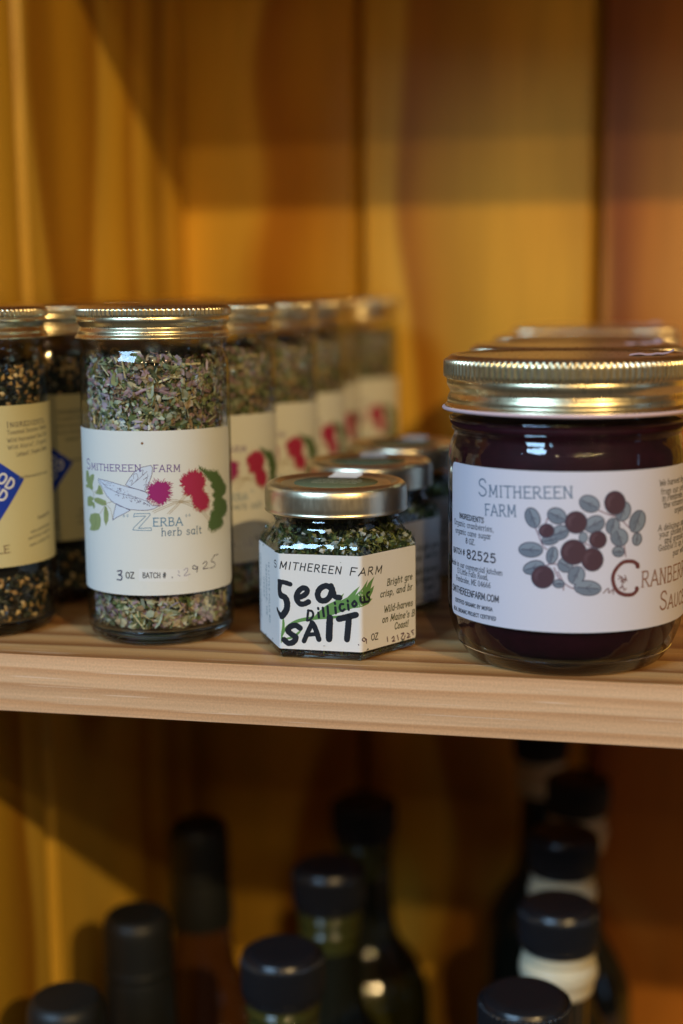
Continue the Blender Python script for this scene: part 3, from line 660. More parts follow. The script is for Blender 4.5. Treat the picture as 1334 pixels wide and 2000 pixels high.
for out_, mk, am in ((fl1, MAG, 1.0), (fl2, CRIM, .9), (grn, GRN, .7)):
    Q_ = jag([zp(*q) for q in out_], rng, .5); cen = sum(Q_)/len(Q_)
    for q in Q_:
        dv = q-cen; dv = dv/np.linalg.norm(dv); pv = np.array([-dv[1], dv[0]])*rng.uniform(-.6, .6); e_ = am*rng.uniform(.3, 1.0)
        P.line([q-dv*.4, q+dv*e_*.5+pv*.3, q+dv*e_+pv*e_], .2, mk, 2, taper=True)
P.poly(jag([zp(*q) for q in fl1], rng, .75), MAG, 2); P.poly(jag([zp(*q) for q in fl2], rng, .72), CRIM, 2); P.poly(jag([zp(*q) for q in grn], rng, .6), GRN, 2)
for l in ([(640,535),(740,490),(820,462),(925,452)],[(650,545),(745,502),(825,470),(928,462)],[(750,550),(830,470),(888,398)],[(765,552),(842,474),(900,404)],[(742,455),(830,462),(920,492),(1000,540),(1058,602)],[(760,440),(840,452),(930,482),(1010,530),(1065,590)]):
    P.line([zp(*q) for q in l], .12, TAN, 3)
for cx, cy in ((428,568),(455,566),(890,566),(914,562)): P.line([zp(cx,cy-10),zp(cx-6,cy),zp(cx,cy+8),zp(cx+6,cy),zp(cx,cy-10)], .13, TEAL, 1)
for l in ([(500,575),(505,550),(620,548),(622,562),(535,660),(630,655),(632,676),(495,672),(500,655),(590,568),(520,570),(500,575)],):
    P.line([zp(*q) for q in l], .2, TEAL, 1, smooth=False)
text(P, 'ERBA', zp(643, 643), zp(862, 636), 2.6, TEAL, 0.10, True, gap=1.6)
text(P, 'herb salt', zp(706, 716), zp(1003, 696), 2.5, TEAL2, 0.085, True, gap=1.4)
P.line([zp(*q) for q in ((380,978),(410,975),(405,1000),(388,1005),(412,1015),(408,1042),(378,1040))], .42, NAVY, 2)
text(P, 'OZ', zp(443, 1030), zp(505, 1031), 1.95, BLK, 0.14)
P.poly([zp(*q) for q in ((540,958),(900,958),(905,1052),(540,1052))], PATCH, 0)
text(P, 'BATCH #', zp(567, 1028), zp(740, 1027), 1.7, BLK, 0.125)
for l in ([(784,1020),(788,1028)],[(1095,862),(1125,852)],[(1095,866),(1075,905),(1098,912),(1100,940),(1065,958)],[(1012,925),(1035,905),(1042,925),(1015,960),(1052,955)],[(972,950),(945,935),(938,958),(965,962),(975,945),(968,985)]):
    P.line([zp(*q) for q in l], .26, NAVY, 2)
for l in ([(832,975),(838,990)],[(872,970),(895,955),(900,975),(875,1012),(920,1000)],[(828,1005),(845,1015)]): P.line([zp(*q) for q in l], .26, PALEINK, 2)
names = {PUR: 'name_lettering', SAGE: 'leaf_print', SAGE2: 'leaf_vein_print', LAV: 'seaweed_print', LINE: 'line_drawing', MAG: 'flower_print', CRIM: 'flower_print', GRN: 'seaweed_print', TAN: 'stem_print', PATCH: 'batch_sticker', BRN: 'ink_dot', NAVY: 'handwriting', PALEINK: 'handwriting'}
P.build(lab, names)
# seam of the clear shrink seal, standing off the lid on the right
V = []; Fc = []
for i, (r_, z) in enumerate(((.0253, .1100), (.0262, .1085), (.0262, .1050), (.0256, .1020), (.0262, .0995), (.0252, .0970), (.0250, .0900), (.0250, .0800), (.0250, .0700))):
    for k in range(5):
        t = math.radians(64+k*5+i*.5); V.append((r_*math.sin(t), -r_*math.cos(t), z))
    if i: 
        for k in range(4): a = (i-1)*5+k; Fc.append((a, a+1, a+6, a+5))
mesh_obj('shrink_seal', V, Fc, M['shrink'], jar)

row = [(-0.1586, 0.0918, 0.22, 'herb salt jar right behind the front tall white-label jar, second in its row'),
       (-0.1549, 0.1440, 0.10, 'blurred herb salt jar third in the row, flower on its label'),
       (-0.1546, 0.1963, 0.18, 'blurred herb salt jar fourth in the row behind the white-label jar'),
       (-0.1594, 0.2488, 0.35, 'dim blurred herb salt jar fifth in the row, mostly hidden'),
       (-0.1491, 0.3008, -0.05, 'rearmost blurred herb salt jar in its row, near the back wall')]
for x, y, rz, lb in row:
    c = copy_tree(jar); c.location = (x, y, 0.0002); c.rotation_euler = (0, 0, rz); c['label'] = lb

# --- sesame seaweed jar
QX, QY = -0.2243, 0.0370
jar2 = empty('spice_jar', (QX, QY, 0.0002))
tag(jar2, 'tall sesame seaweed jar cut by the left frame edge, cream label and blue diamond', 'jar', 'sesame seaweed jars in a row')
spice_glass(jar2)
screw_lid(jar2, 0.0251, 0.1097, 0.0990, 0.1060, 0.1088, 92, 0.00062, M['gold'], 92*10)
spice_seeds(jar2, R_S-0.0021)
S = Cyl(QX, QY, R_S); qp = lambda x, y: S.un(x/2.74, 560+y/2.74)
ztop = qp(180, 628)[1]; zbot = qp(150, 1488)[1]
lab = label_sheet('label', S, -45, S.un(101, 1000)[0]+9, zbot, ztop, 1.0, M['paper_kraft'], jar2)
P = Print(S)
DK = ink(52, 52, 66); GREY = ink(92, 90, 80); BLUE = ink(20, 52, 150); WHT = ink(206, 204, 200); BR2 = ink(96, 66, 48)
text(P, 'INGREDIENTS:', qp(35, 757), qp(236, 728), 1.75, DK, 0.11, True, smallcaps=0.82, gap=2)
for tx, y0, y1, x0 in (('Toasted Sesame Seeds,', 796, 757, 38), ('Wild Harvested Sea Salt', 838, 795, 40), ('Wild Alaria*, Organic', 876, 832, 42), ('Lettuce*, Organic Seeds', 912, 872, 88)):
    text(P, tx, qp(x0, y0), qp(246, y1), 1.35, GREY, 0.09)
text(P, 'smithereenfarm.com', qp(100, 1032), qp(250, 998), .9, GREY, 0.1)
text(P, 'Pembroke', qp(203, 1250), qp(262, 1215), 1.2, DK, 0.11)
for tx, y0, y1, x0 in (('www.smithereen', 1322, 1275, 165), ('certified organic', 1358, 1305, 152), ('www.mofga.org', 1394, 1340, 160)): text(P, tx, qp(x0, y0), qp(262, y1), .95, GREY, 0.1)
d0 = qp(128, 1033); ex = np.array([math.cos(math.radians(33)), math.sin(math.radians(33))])
side_ = 17.0; a_ = math.radians(-36); ux = np.array([math.cos(a_), math.sin(a_)]); uy = np.array([-ux[1], ux[0]])
dia = [d0, d0-uy*side_, d0-uy*side_-ux*side_, d0-ux*side_]
P.poly(dia, BLUE, 1)
c0 = d0-ux*side_-uy*5.6
text(P, 'GOOD', c0+ux*2.0, c0+ux*14.6, 3.4, WHT, 0.17, layer=2, gap=1.6)
c1 = c0-uy*4.6
text(P, 'FOOD', c1+ux*2.0, c1+ux*14.6, 3.4, WHT, 0.17, layer=2, gap=1.6)
text(P, 'LE', qp(52, 1424)+np.array([-4.2, -.25]), qp(52, 1424), 2.4, BR2, 0.1, True)
P.build(lab, {DK: 'heading_lettering', GREY: 'small_lettering', BLUE: 'diamond_sticker', WHT: 'sticker_lettering', BR2: 'name_lettering'})
for x, y, rz, lb in ((-0.2235, 0.0895, -0.24, 'dark sesame seaweed jar second in its row, corner of blue diamond showing'), (-0.2238, 0.1420, 0.05, 'sesame seaweed jar third in its row, only lid edge above front lid'),
                     (-0.2232, 0.1945, 0.4, 'sesame seaweed jar fourth in its row, lid edge peeping above front lid'), (-0.2225, 0.2470, -0.1, 'rearmost sesame seaweed jar, lid peeping above the white-label jar')):
    c = copy_tree(jar2); c.location = (x, y, 0.0002); c.rotation_euler = (0, 0, rz); c['label'] = lb

# --- hexagonal sea salt jar
HX, HY, HA, HR = -0.0978, 0.0326, 0.0262, math.radians(-1.2)
hj = empty('hexagonal_jar', (HX, HY, 0.0002), HR)
tag(hj, 'small hexagonal sea salt jar in front, black brush lettering on white label', 'jar', 'hexagonal salt jars')
S = Hex(HX, HY, HA, HR)
def hex_loft(levels, n_per=10):
    """levels: (z, blend 0 hex..1 circle, scale/inset mm, circle radius mm)"""
    V, Fc = [], []; n = 6*n_per*1
    ss = [-S.a/2-0 + 6*S.a*(k+0.5)/n for k in range(n)]
    # denser at the corners
    ss = []
    for k in range(6):
        c = k*S.a; h = S.a/2
        for t in (-1, -.97, -.94, -.8, -.4, 0, .4, .8, .94, .97): ss.append(c+t*h)
    n = len(ss)
    for z, bl, inset, cr in levels:
        for q in ss:
            x, y, _ = S.map(q, 0, -inset); an = math.atan2(x, -y)
            V.append(((1-bl)*x+bl*cr*.001*math.sin(an), (1-bl)*y-bl*cr*.001*math.cos(an), z*.001))
    for i in range(len(levels)-1):
        for k in range(n): Fc.append((i*n+k, i*n+(k+1) % n, (i+1)*n+(k+1) % n, (i+1)*n+k))
    return V, Fc, n
lv = [(2.4, 0, .05, 0), (6, 0, 0, 0), (20, 0, 0, 0), (33.6, 0, 0, 0), (35.2, 0, .25, 20.6), (36.8, .12, 1.0, 20.8), (38.2, .4, 1.6, 20.9), (39.4, .75, 1.8, 20.6), (40.4, 1, 0, 20.2), (41.2, 1, 0, 19.9), (42.0, 1, 0, 20.1), (42.7, 1, 0, 20.6), (43.4, 1, 0, 20.3), (44.5, 1, 0, 20.1), (47, 1, 0, 20.1)]
V, Fc, n = hex_loft(lv); mesh_obj('glass_wall', V, Fc, M['glass_hex'], hj, True, 50)
V, Fc, n = hex_loft([(0.2, 0, 3.2, 0), (0.0, 0, 2.0, 0), (0.1, 0, 1.0, 0), (0.8, 0, .35, 0), (2.3, 0, .08, 0), (2.6, 0, 1.2, 0)])
Fc += [tuple(reversed(range(n))), tuple(range(len(V)-n, len(V)))]; mesh_obj('glass_base', V, Fc, M['glass_base'], hj, True, 50)
# contents: salt crystals and dill
rng = random.Random(11); it = []
SALT = [rgb(186, 190, 186), rgb(150, 158, 154), rgb(208, 206, 196), rgb(126, 134, 130)]; DILL = [rgb(60, 76, 44), rgb(44, 58, 36), rgb(88, 100, 56), rgb(120, 122, 66), rgb(36, 46, 30)]
for i in range(2300):
    if i < 1700:
        q = rng.uniform(-1.6*S.a, 1.6*S.a); z = rng.choice((rng.uniform(2.8, 4.5), rng.uniform(31, 37.4), rng.uniform(31, 37.4))); ins = 1.5+abs(rng.gauss(0, .8))+(max(0, z-34.5)*.55)
        x, y, _ = S.map(q, 0, -ins); p = np.array([x, y, z*.001]); rad = np.array([x, y, 0])/math.hypot(x, y)
    else:
        a, q = rng.uniform(0, 2*math.pi), .0185*math.sqrt(rng.random()); p = np.array([q*math.sin(a), -q*math.cos(a), .0375+rng.uniform(0, .0022)]); rad = np.array([0, 0, 1.0])
    t, nn = rand_frame(rng, rad, .5); u_ = rng.random()
    if u_ < .14: it.append((p, t, nn, rng.uniform(.0016, .0040), rng.uniform(.0014, .0030), 0, vary(rng, rng.choice(SALT), .12), 1))
    elif u_ < .9: it.append((p, t, nn, rng.uniform(.0014, .0048), rng.uniform(.0006, .0022), rng.uniform(-.5, .5), vary(rng, rng.choice(DILL), .3), rng.choice((0, 3))))
    else: it.append((p, t, nn, rng.uniform(.002, .004), .0003, 0, vary(rng, rgb(130, 136, 84), .3), 2))
flake_mesh('salt_and_dill', it, M['herbs'], hj)
V, Fc, n = hex_loft([(2.7, 0, 3.2, 0), (34, 0, 3.2, 0), (37.3, .5, 4.5, 18)]); Fc += [tuple(reversed(range(n))), tuple(range(len(V)-n, len(V)))]
mesh_obj('salt_mass', V, Fc, M['core'], hj, True, 50)
# lug lid
p = [(20.6, 44.6), (22.6, 44.3), (23.1, 44.8), (22.9, 45.6), (23.0, 47), (23.0, 49.5), (22.9, 51), (22.4, 52.5), (21.2, 53.4), (19.8, 53.6), (18.6, 53.1), (17.6, 52.7), (16.5, 52.8), (9, 52.8), (0, 52.8)]
V, Fc = lathe(smooth_prof([(a*.001, b_*.001) for a, b_ in p], 4), 160); mesh_obj('lid', V, Fc, M['silver_gold'], hj)
# round sticker and paper tab on the lid
V, Fc = lathe([(0.0135, .05281), (0.0135, .05290), (0, .05290)], 64); st_ = mesh_obj('lid_sticker', V, Fc, M['green_dot'], hj)
class Top:
    def map(s, a, b_, off): return (a*.001, b_*.001, .05290+off*.001)
PT = Print(Top(), 0.02); PALE = ink(178, 180, 150)
for i, tx in enumerate(('smithereen farm', 'certified organic', 'sea salt with dill', 'pembroke maine')): text(PT, tx, (-8.5+abs(i-1.5)*.8, 5-i*2.8), (8.5-abs(i-1.5)*.8, 5-i*2.8), 1.3, PALE, .14)
PT.build(st_, {})
V = []; Fc = []
for i, (y, z) in enumerate(((9.5, 52.99), (14, 52.99), (17.5, 53.0), (19.6, 53.72), (21.3, 53.52), (22.6, 52.7), (23.1, 51.4), (23.2, 48))):
    V += [(-.0052, y*.001, (z+.03)*.001), (.0047, y*.001, (z+.03)*.001)]
    if i: Fc.append((2*i-2, 2*i-1, 2*i+1, 2*i))
mesh_obj('paper_tab', V, Fc, M['white_tab'], hj)
lab = label_sheet('label', S, -1.5*S.a+0.4, 1.5*S.a-0.35, 2.95, 33.2, 0.6, M['paper_hex'], hj)
P = Print(S); hp = lambda x, y: S.un(490+x/3.923, 900+y/3.923)
BR = ink(26, 30, 38); KELP = ink(96, 138, 76, 1.1); DGRN = ink(46, 60, 34, 1.0); TEALS = ink(90, 124, 138, 1.0); PURP = ink(70, 36, 62)
text(P, 'S', hp(181, 818), hp(201, 821), 2.2, BR, .12)
text(P, 'MITHEREEN', hp(216, 828), hp(690, 874), 2.3, BR, .12, jit=.03, slant=.12, gap=1.9)
text(P, 'FARM', hp(752, 878), hp(1000, 864), 2.4, BR, .12, jit=.03, slant=.12, gap=2.4)
P.poly([hp(*q) for q in ((480,1205),(520,1160),(580,1110),(640,1080),(700,1030),(715,1020),(690,1075),(740,1050),(790,1000),(835,965),(800,1035),(850,985),(895,915),(880,975),(900,940),(945,890),(925,945),(915,985),(943,960),(930,1010),(905,1060),(930,1060),(900,1100),(850,1125),(780,1135),(700,1160),(600,1195),(540,1215))], KELP, 0)
P.line([hp(*q) for q in ((248,1205),(250,1270),(240,1330),(233,1392))], .85, KELP, 0, taper=True)
P.line([hp(*q) for q in ((240,1345),(275,1280),(350,1235),(440,1215),(540,1205),(640,1202),(710,1192),(760,1175))], 1.15, KELP, 0, taper=True)
P.line([hp(*q) for q in ((245,1370),(300,1362),(345,1340),(390,1298))], .8, KELP, 0, taper=True)
def br(pts, wd, tp=False): P.line([hp(*q) for q in pts], wd*1.15, BR, 3, taper=tp, wob=.05)
br(((212,928),(255,935),(302,950)), 1.3); br(((222,935),(214,985),(225,1030),(262,1052),(278,1090),(275,1140),(255,1175),(238,1195)), 1.75); br(((205,1140),(215,1165),(238,1195)), 1.2)
br(((352,1052),(400,1040),(432,1010),(422,982),(390,982),(358,1015),(350,1060),(375,1098),(410,1100),(442,1085)), 1.5)
br(((612,978),(575,962),(530,985),(512,1030),(530,1070),(570,1075),(605,1045),(625,985)), 1.6); br(((615,962),(632,1010),(645,1045),(682,1052)), 1.5)
br(((377,1285),(345,1265),(305,1275),(285,1305),(315,1335),(345,1355),(330,1390),(290,1402),(255,1375)), 1.6)
br(((408,1385),(440,1310),(470,1248)), 1.35); br(((470,1246),(495,1290),(522,1372)), 1.5); br(((432,1338),(508,1330)), 1.1)
br(((606,1208),(602,1290),(600,1368)), 1.9); br(((675,1216),(740,1200),(805,1184)), 1.7); br(((752,1205),(745,1290),(737,1372)), 1.7)
def dl(pts, wd=.75): P.line([hp(*q) for q in pts], wd, BR, 4, taper=False, wob=.05)
dl(((440,1152),(432,1228))); dl(((440,1150),(470,1158),(478,1190),(455,1220),(434,1228)))
dl(((518,1168),(522,1205))); dl(((516,1132),(518,1140))); dl(((552,1130),(560,1195))); dl(((588,1120),(594,1185))); dl(((648,1128),(652,1172))); dl(((644,1092),(646,1100)))
dl(((708,1102),(688,1105),(682,1135),(700,1155),(718,1142))); dl(((745,1105),(750,1145))); dl(((742,1075),(744,1082)))
dl(((795,1078),(778,1100),(792,1120),(810,1100),(797,1080))); dl(((840,1050),(842,1080),(858,1092),(868,1075))); dl(((864,1045),(872,1088)))
dl(((905,1010),(888,1022),(890,1045),(905,1055),(900,1080),(880,1085)))
for tx, a, b_ in (('Bright green,', (1040, 962), (1290, 896)), ('crisp, and briny', (988, 1052), (1290, 976)), ('Wild-harvested', (1018, 1168), (1295, 1098)), ("on Maine's Bold", (1003, 1246), (1310, 1178)), ('Coast!', (1098, 1296), (1202, 1272))):
    p0 = hp(*a); p1 = hp(min(b_[0], 1248), a[1]+(b_[1]-a[1])*(min(b_[0], 1248)-a[0])/(b_[0]-a[0])); fr_ = (b_[0]-a[0])/(min(b_[0], 1248)-a[0])
    text(P, tx, p0, p0+(p1-p0)*fr_, 2.05, DGRN, .12, True, slant=.2, clip=1.5*S.a-.8-p0[0]-1.2)
text(P, 'OZ', hp(920, 1381), hp(972, 1370), 2.0, BR, .13)
P.line([hp(*q) for q in ((880,1372),(862,1360),(852,1378),(868,1388),(882,1370),(884,1402))], .32, PURP, 2)
for l in ([(1042,1355),(1046,1388)],[(1078,1365),(1092,1350),(1095,1372),(1082,1388),(1102,1384)],[(1120,1340),(1128,1378)],[(1150,1330),(1170,1325),(1150,1365),(1172,1370),(1180,1340)],[(1195,1325),(1212,1335),(1195,1360),(1218,1352)],[(1245,1300),(1228,1310),(1242,1325),(1240,1335)]):
    P.line([hp(*q) for q in l], .38, PURP, 2)
P.line([hp(824,1412), hp(828,1416)], .3, PURP, 2)
def vtext(tx, x, y0, y1, h):   # reads downward
    a, b_ = hp(x, y0), hp(x, y1); text(P, tx, (a[0], a[1]), (a[0], b_[1]), h, TEALS, .11)
vtext('12 LITTLE FALLS RD', 136, 775, 1232, 1.25); vtext('PEMBROKE, ME', 116, 795, 1175, 1.25); vtext('04666', 100, 890, 1045, 1.25); vtext('CERTIFIED ORGANIC', 72, 705, 1190, 1.25)
P.build(lab, {BR: 'brush_lettering', KELP: 'kelp_print', DGRN: 'italic_lettering', TEALS: 'address_lettering', PURP: 'handwriting'})
for x, y, rz, lb in ((-0.0985, 0.0905, 0.05, 'hexagonal salt jar second in line, lid showing above front hexagonal jar'), (-0.0955, 0.1500, -0.1, 'blurred rearmost hexagonal salt jar, gold lid rim beside the sauce jar')):
    c = copy_tree(hj); c.location = (x, y, 0.0002); c.rotation_euler = (0, 0, rz); c['label'] = lb

# --- cranberry sauce jar
CX, CY, CR = -0.0246, 0.0335, 0.0366
cj = empty('sauce_jar', (CX, CY, 0.0002))
tag(cj, 'wide dark cranberry sauce jar in front, white label with berry drawing', 'jar', 'cranberry sauce jars')
pr = [(29.6, .2), (30.6, .9), (32.2, 3.0), (34.4, 7.2), (36.0, 12), (36.55, 17), (36.6, 22), (36.6, 40), (36.6, 60), (36.4, 64.2), (35.9, 67.0), (35.0, 69.2), (34.7, 70.2), (35.1, 70.9), (35.6, 71.5), (35.4, 72.2), (34.8, 72.9), (35.2, 73.5), (36.2, 74.2), (36.3, 75.0), (35.6, 75.8), (35.0, 76.4), (35.0, 84)]
V, Fc = lathe(smooth_prof([(a*.001, b_*.001) for a, b_ in pr], 4), 160); mesh_obj('glass_wall', V, Fc, M['glass_sauce'], cj)
V, Fc = lathe(smooth_prof([(0, .0016), (.024, .0014), (.0276, .0001), (.0290, .0001), (.0302, .0007), (.0318, .0028), (.0330, .0048), (.0300, .0042), (.0, .0042)], 4), 128); mesh_obj('glass_base', V, Fc, M['glass_base'], cj)
V, Fc = lathe(smooth_prof([(0, .0046), (.0265, .0047), (.0305, .0053), (.0326, .0078), (.0343, .0120), (.0354, .0170), (.0356, .0220), (.0356, .0600), (.0345, .066), (.0337, .070), (.0335, .0745), (0, .0745)], 3), 128); mesh_obj('sauce', V, Fc, M['sauce'], cj)
lid = screw_lid(cj, 0.0372, 0.0940, 0.0781, 0.0868, 0.0930, 122, 0.00105, M['gold'], 122*10)
# pale seal showing under the lid rim
V = []; Fc = []; nn = 96; mmn = 8
for k in range(nn):
    t = 2*math.pi*k/nn
    for j in range(mmn):
        a = 2*math.pi*j/mmn; rr = .0379+.00065*math.cos(a); V.append((rr*math.sin(t), -rr*math.cos(t), .0776+.0006*math.sin(a)+.0003*math.sin(t+2)))
for k in range(nn):
    for j in range(mmn): Fc.append((k*mmn+j, ((k+1) % nn)*mmn+j, ((k+1) % nn)*mmn+(j+1) % mmn, k*mmn+(j+1) % mmn))
mesh_obj('seal_ring', V, Fc, M['pink_ring'], cj)
V = []; Fc = []
for i in range(9):
    for j in range(2): V.append((.0185+.00165*i, -.006+.0006*i+.013*j, .09350+.0004*math.sin(i*.9)**2+(.0011*(i-6)/2 if i > 6 else 0)))
    if i: Fc.append((2*i-2, 2*i, 2*i+1, 2*i-1))
mesh_obj('lid_sticker', V, Fc, M['pink_ring'], cj)
S = Cyl(CX, CY, CR); cp = lambda x, y: S.un(850+x/2.756, 900+y/2.756)
zl0, zl1 = S.un(1115, 1237.5)[1], S.un(1086, 922.5)[1]
sl0 = S.un(884, 1050)[0]
lab = label_sheet('label', S, sl0, sl0+112, zl0, zl1, 2.8, M['paper_sauce'], cj)
P = Print(S); rng = random.Random(8)
SLATE = ink(84, 104, 126); CBLK = ink(40, 40, 48, .8); BERRY = ink(72, 50, 58); LEAF = ink(122, 132, 144); LEAFO = ink(76, 76, 92); LEAF2 = ink(104, 114, 128); BERRY2 = ink(84, 62, 70); TWIG = ink(128, 100, 112); CRED = ink(96, 52, 52); CBRN = ink(126, 88, 70); HAND = ink(28, 26, 38)
text(P, 'SMITHEREEN', cp(235, 190), cp(735, 203), 5.0, SLATE, .07, True, smallcaps=.66, gap=1.5)
text(P, 'FARM', cp(270, 296), cp(437, 304), 3.3, SLATE, .09, True, gap=1.8)
def ct(tx, a, b_, h, wt=.1, serif=False, m=CBLK): text(P, tx, cp(*a), cp(*b_), h, m, wt, serif, gap=1.0)
ct('INGREDIENTS', (132, 309), (262, 338), 1.5, .16); ct('Organic cranberries,', (105, 342), (316, 387), 1.7, .095, True); ct('organic cane sugar', (112, 388), (301, 426), 1.7, .095, True)
ct('8 OZ.', (166, 446), (216, 457), 1.55, .13); ct('BATCH #', (101, 493), (161, 511), 1.6, .15); text(P, '82525', cp(172, 527), cp(328, 553), 2.6, HAND, .14, jit=.03)
ct('Made in our commercial kitchen', (92, 553), (362, 621), 1.6, .095, True); ct('13 Little Falls Road,', (121, 604), (286, 646), 1.6, .095, True); ct('Pembroke, ME 04666', (115, 644), (300, 689), 1.6, .095, True)
ct('SMITHEREENFARM.COM', (97, 697), (344, 767), 1.95, .13); ct('CERTIFIED ORGANIC BY MOFGA', (110, 757), (309, 814), 1.1, .15); ct('REAL ORGANIC PROJECT CERTIFIED', (103, 801), (328, 864), 1.1, .15)
def ce(x, y, rx, ry, rot): return [cp(*q) for q in ell((x, y), rx, ry, rot, 26)]
for l in ([(525,330),(555,400),(580,460),(600,480)],[(640,580),(670,640),(740,690),(800,680)],[(700,320),(620,300),(590,350)],[(880,270),(940,295),(990,310),(1040,360),(1085,385)],[(1010,430),(1018,470),(1025,520)],[(780,430),(820,455),(870,490),(905,530)],[(560,580),(620,560),(655,560)],[(660,600),(690,660),(690,700)]):
    P.line([cp(*q) for q in l], .35, TWIG, 0)
for (x, y, rx, ry, ro) in ((525,310,36,54,-22),(655,300,50,40,25),(672,390,46,36,-20),(620,428,45,25,-10),(515,482,62,38,3),(630,512,28,44,12),(532,578,56,34,-15),(700,565,38,36,30),(830,235,54,42,25),(857,345,54,42,-28),(1010,275,38,52,18),(955,355,34,42,15),(1087,330,38,60,20),(990,415,44,46,-20),(1085,425,22,32,10),(985,492,30,26,0),(760,620,42,48,25),(665,665,28,20,0),(820,688,70,38,4)):
    P.poly(ce(x, y, rx+5, ry+5, ro), LEAFO, 1); P.poly(ce(x, y, rx-1, ry-1, ro), LEAF, 2)
    P.poly([cp(*q) for q in [e_ for e_ in ell((x, y), rx-3, ry-3, ro, 40)][:21 if rx > ry else 40][(0 if rx > ry else 10):(21 if rx > ry else 31)]], LEAF2, 2.5)
    ax = (math.cos(math.radians(ro)), math.sin(math.radians(ro))) if rx > ry else (-math.sin(math.radians(ro)), math.cos(math.radians(ro))); m_ = max(rx, ry)*.8
    P.line([cp(x-ax[0]*m_, y-ax[1]*m_), cp(x+ax[0]*m_, y+ax[1]*m_)], .3, LEAFO, 3)
    for sg in (-1, 1): P.line([cp(x-ax[0]*m_*.2, y-ax[1]*m_*.2), cp(x+ax[0]*m_*.35-sg*ax[1]*m_*.35, y+ax[1]*m_*.35+sg*ax[0]*m_*.35)], .18, LEAFO, 3)
for (x, y, rx, ry) in ((967,230,55,62),(758,335,58,58),(600,380,40,36),(875,428,45,46),(745,495,68,66),(845,535,57,61),(580,628,60,60)):
    P.poly(ce(x, y, rx+4, ry+4, 0), LEAFO, 3); P.poly(ce(x, y, rx-1, ry-1, 0), BERRY, 4)
    for f_ in (.55, .72): P.line([cp(x+rx*f_*math.cos(a_), y+ry*f_*math.sin(a_)) for a_ in (2.6, 3.1, 3.6, 4.1, 4.6)], .55, BERRY2, 4.5, taper=True)
P.poly(ce(797, 415, 25, 30, 0), LEAFO, 5); P.poly(ce(797, 415, 21, 26, 0), LEAF, 6)
P.line([cp(*q) for q in ((1090,562),(1060,545),(1010,550),(970,590),(955,640),(972,695),(1010,722),(1060,722),(1085,700))], 1.15, CRED, 2)
P.poly(ce(1088, 572, 12, 12, 0), CRED, 3); P.poly(ce(1084, 692, 11, 14, 0), CRED, 3)
for l in ([(905,715),(930,690),(935,715),(955,695),(958,720)],[(985,640),(1005,630),(1000,655),(1025,635),(1015,660)],[(990,690),(1010,680),(1015,700),(1028,690)],[(985,620),(1010,640),(1000,690)],[(1020,620),(1030,650)]):
    P.line([cp(*q) for q in l], .3, CRED, 2)
a = cp(1108, 684); b_ = cp(1328, 622); text(P, 'RANBERRY', a, a+(b_-a)*1.22, 4.6, CBRN, .08, True, gap=1.6)
a = cp(1205, 806); b_ = cp(1326, 768); text(P, 'SAUCE', a, a+(b_-a)*1.12, 5.4, CBRN, .08, True, smallcaps=.74, gap=1.4)
for tx, x, y in (('We harvest by hand', 1207, 140), ('from our certified', 1214, 186), ('in Pembroke, Maine', 1220, 222), ('the vitamin rich', 1226, 258), ('organic', 1286, 284), ('A delicious sauce for', 1200, 382), ('your chicken turkey', 1206, 416), ('and granola or oats', 1232, 448), ('Gobble it up, or', 1200, 490), ('pair with', 1278, 514)):
    a = cp(x, y); text(P, tx, a, a+np.array([len(tx)*1.13, 0.0]), 1.75, CBLK, .10, True, gap=1.0)
P.build(lab, {SLATE: 'farm_lettering', CBLK: 'small_lettering', BERRY: 'berry_print', LEAF: 'leaf_print', LEAF2: 'leaf_shade_print', BERRY2: 'berry_shade_print', LEAFO: 'line_drawing', TWIG: 'twig_print', CRED: 'ornate_initial', CBRN: 'name_lettering', HAND: 'handwriting'})
for x, y, rz, lb in ((-0.0263, 0.1130, 0.2, 'cranberry sauce jar second in line, gold lid behind front wide lid'), (-0.0258, 0.1900, -0.15, 'cranberry sauce jar third in line, blurred lid between two others'), (-0.0255, 0.2680, 0.3, 'blurred rearmost cranberry sauce jar, lid highest behind the others')):
    c = copy_tree(cj); c.location = (x, y, 0.0002); c.rotation_euler = (0, 0, rz); c['label'] = lb
    if y > 0.15: c.scale = (1, 1, 1.018 if y > 0.24 else 1.004)

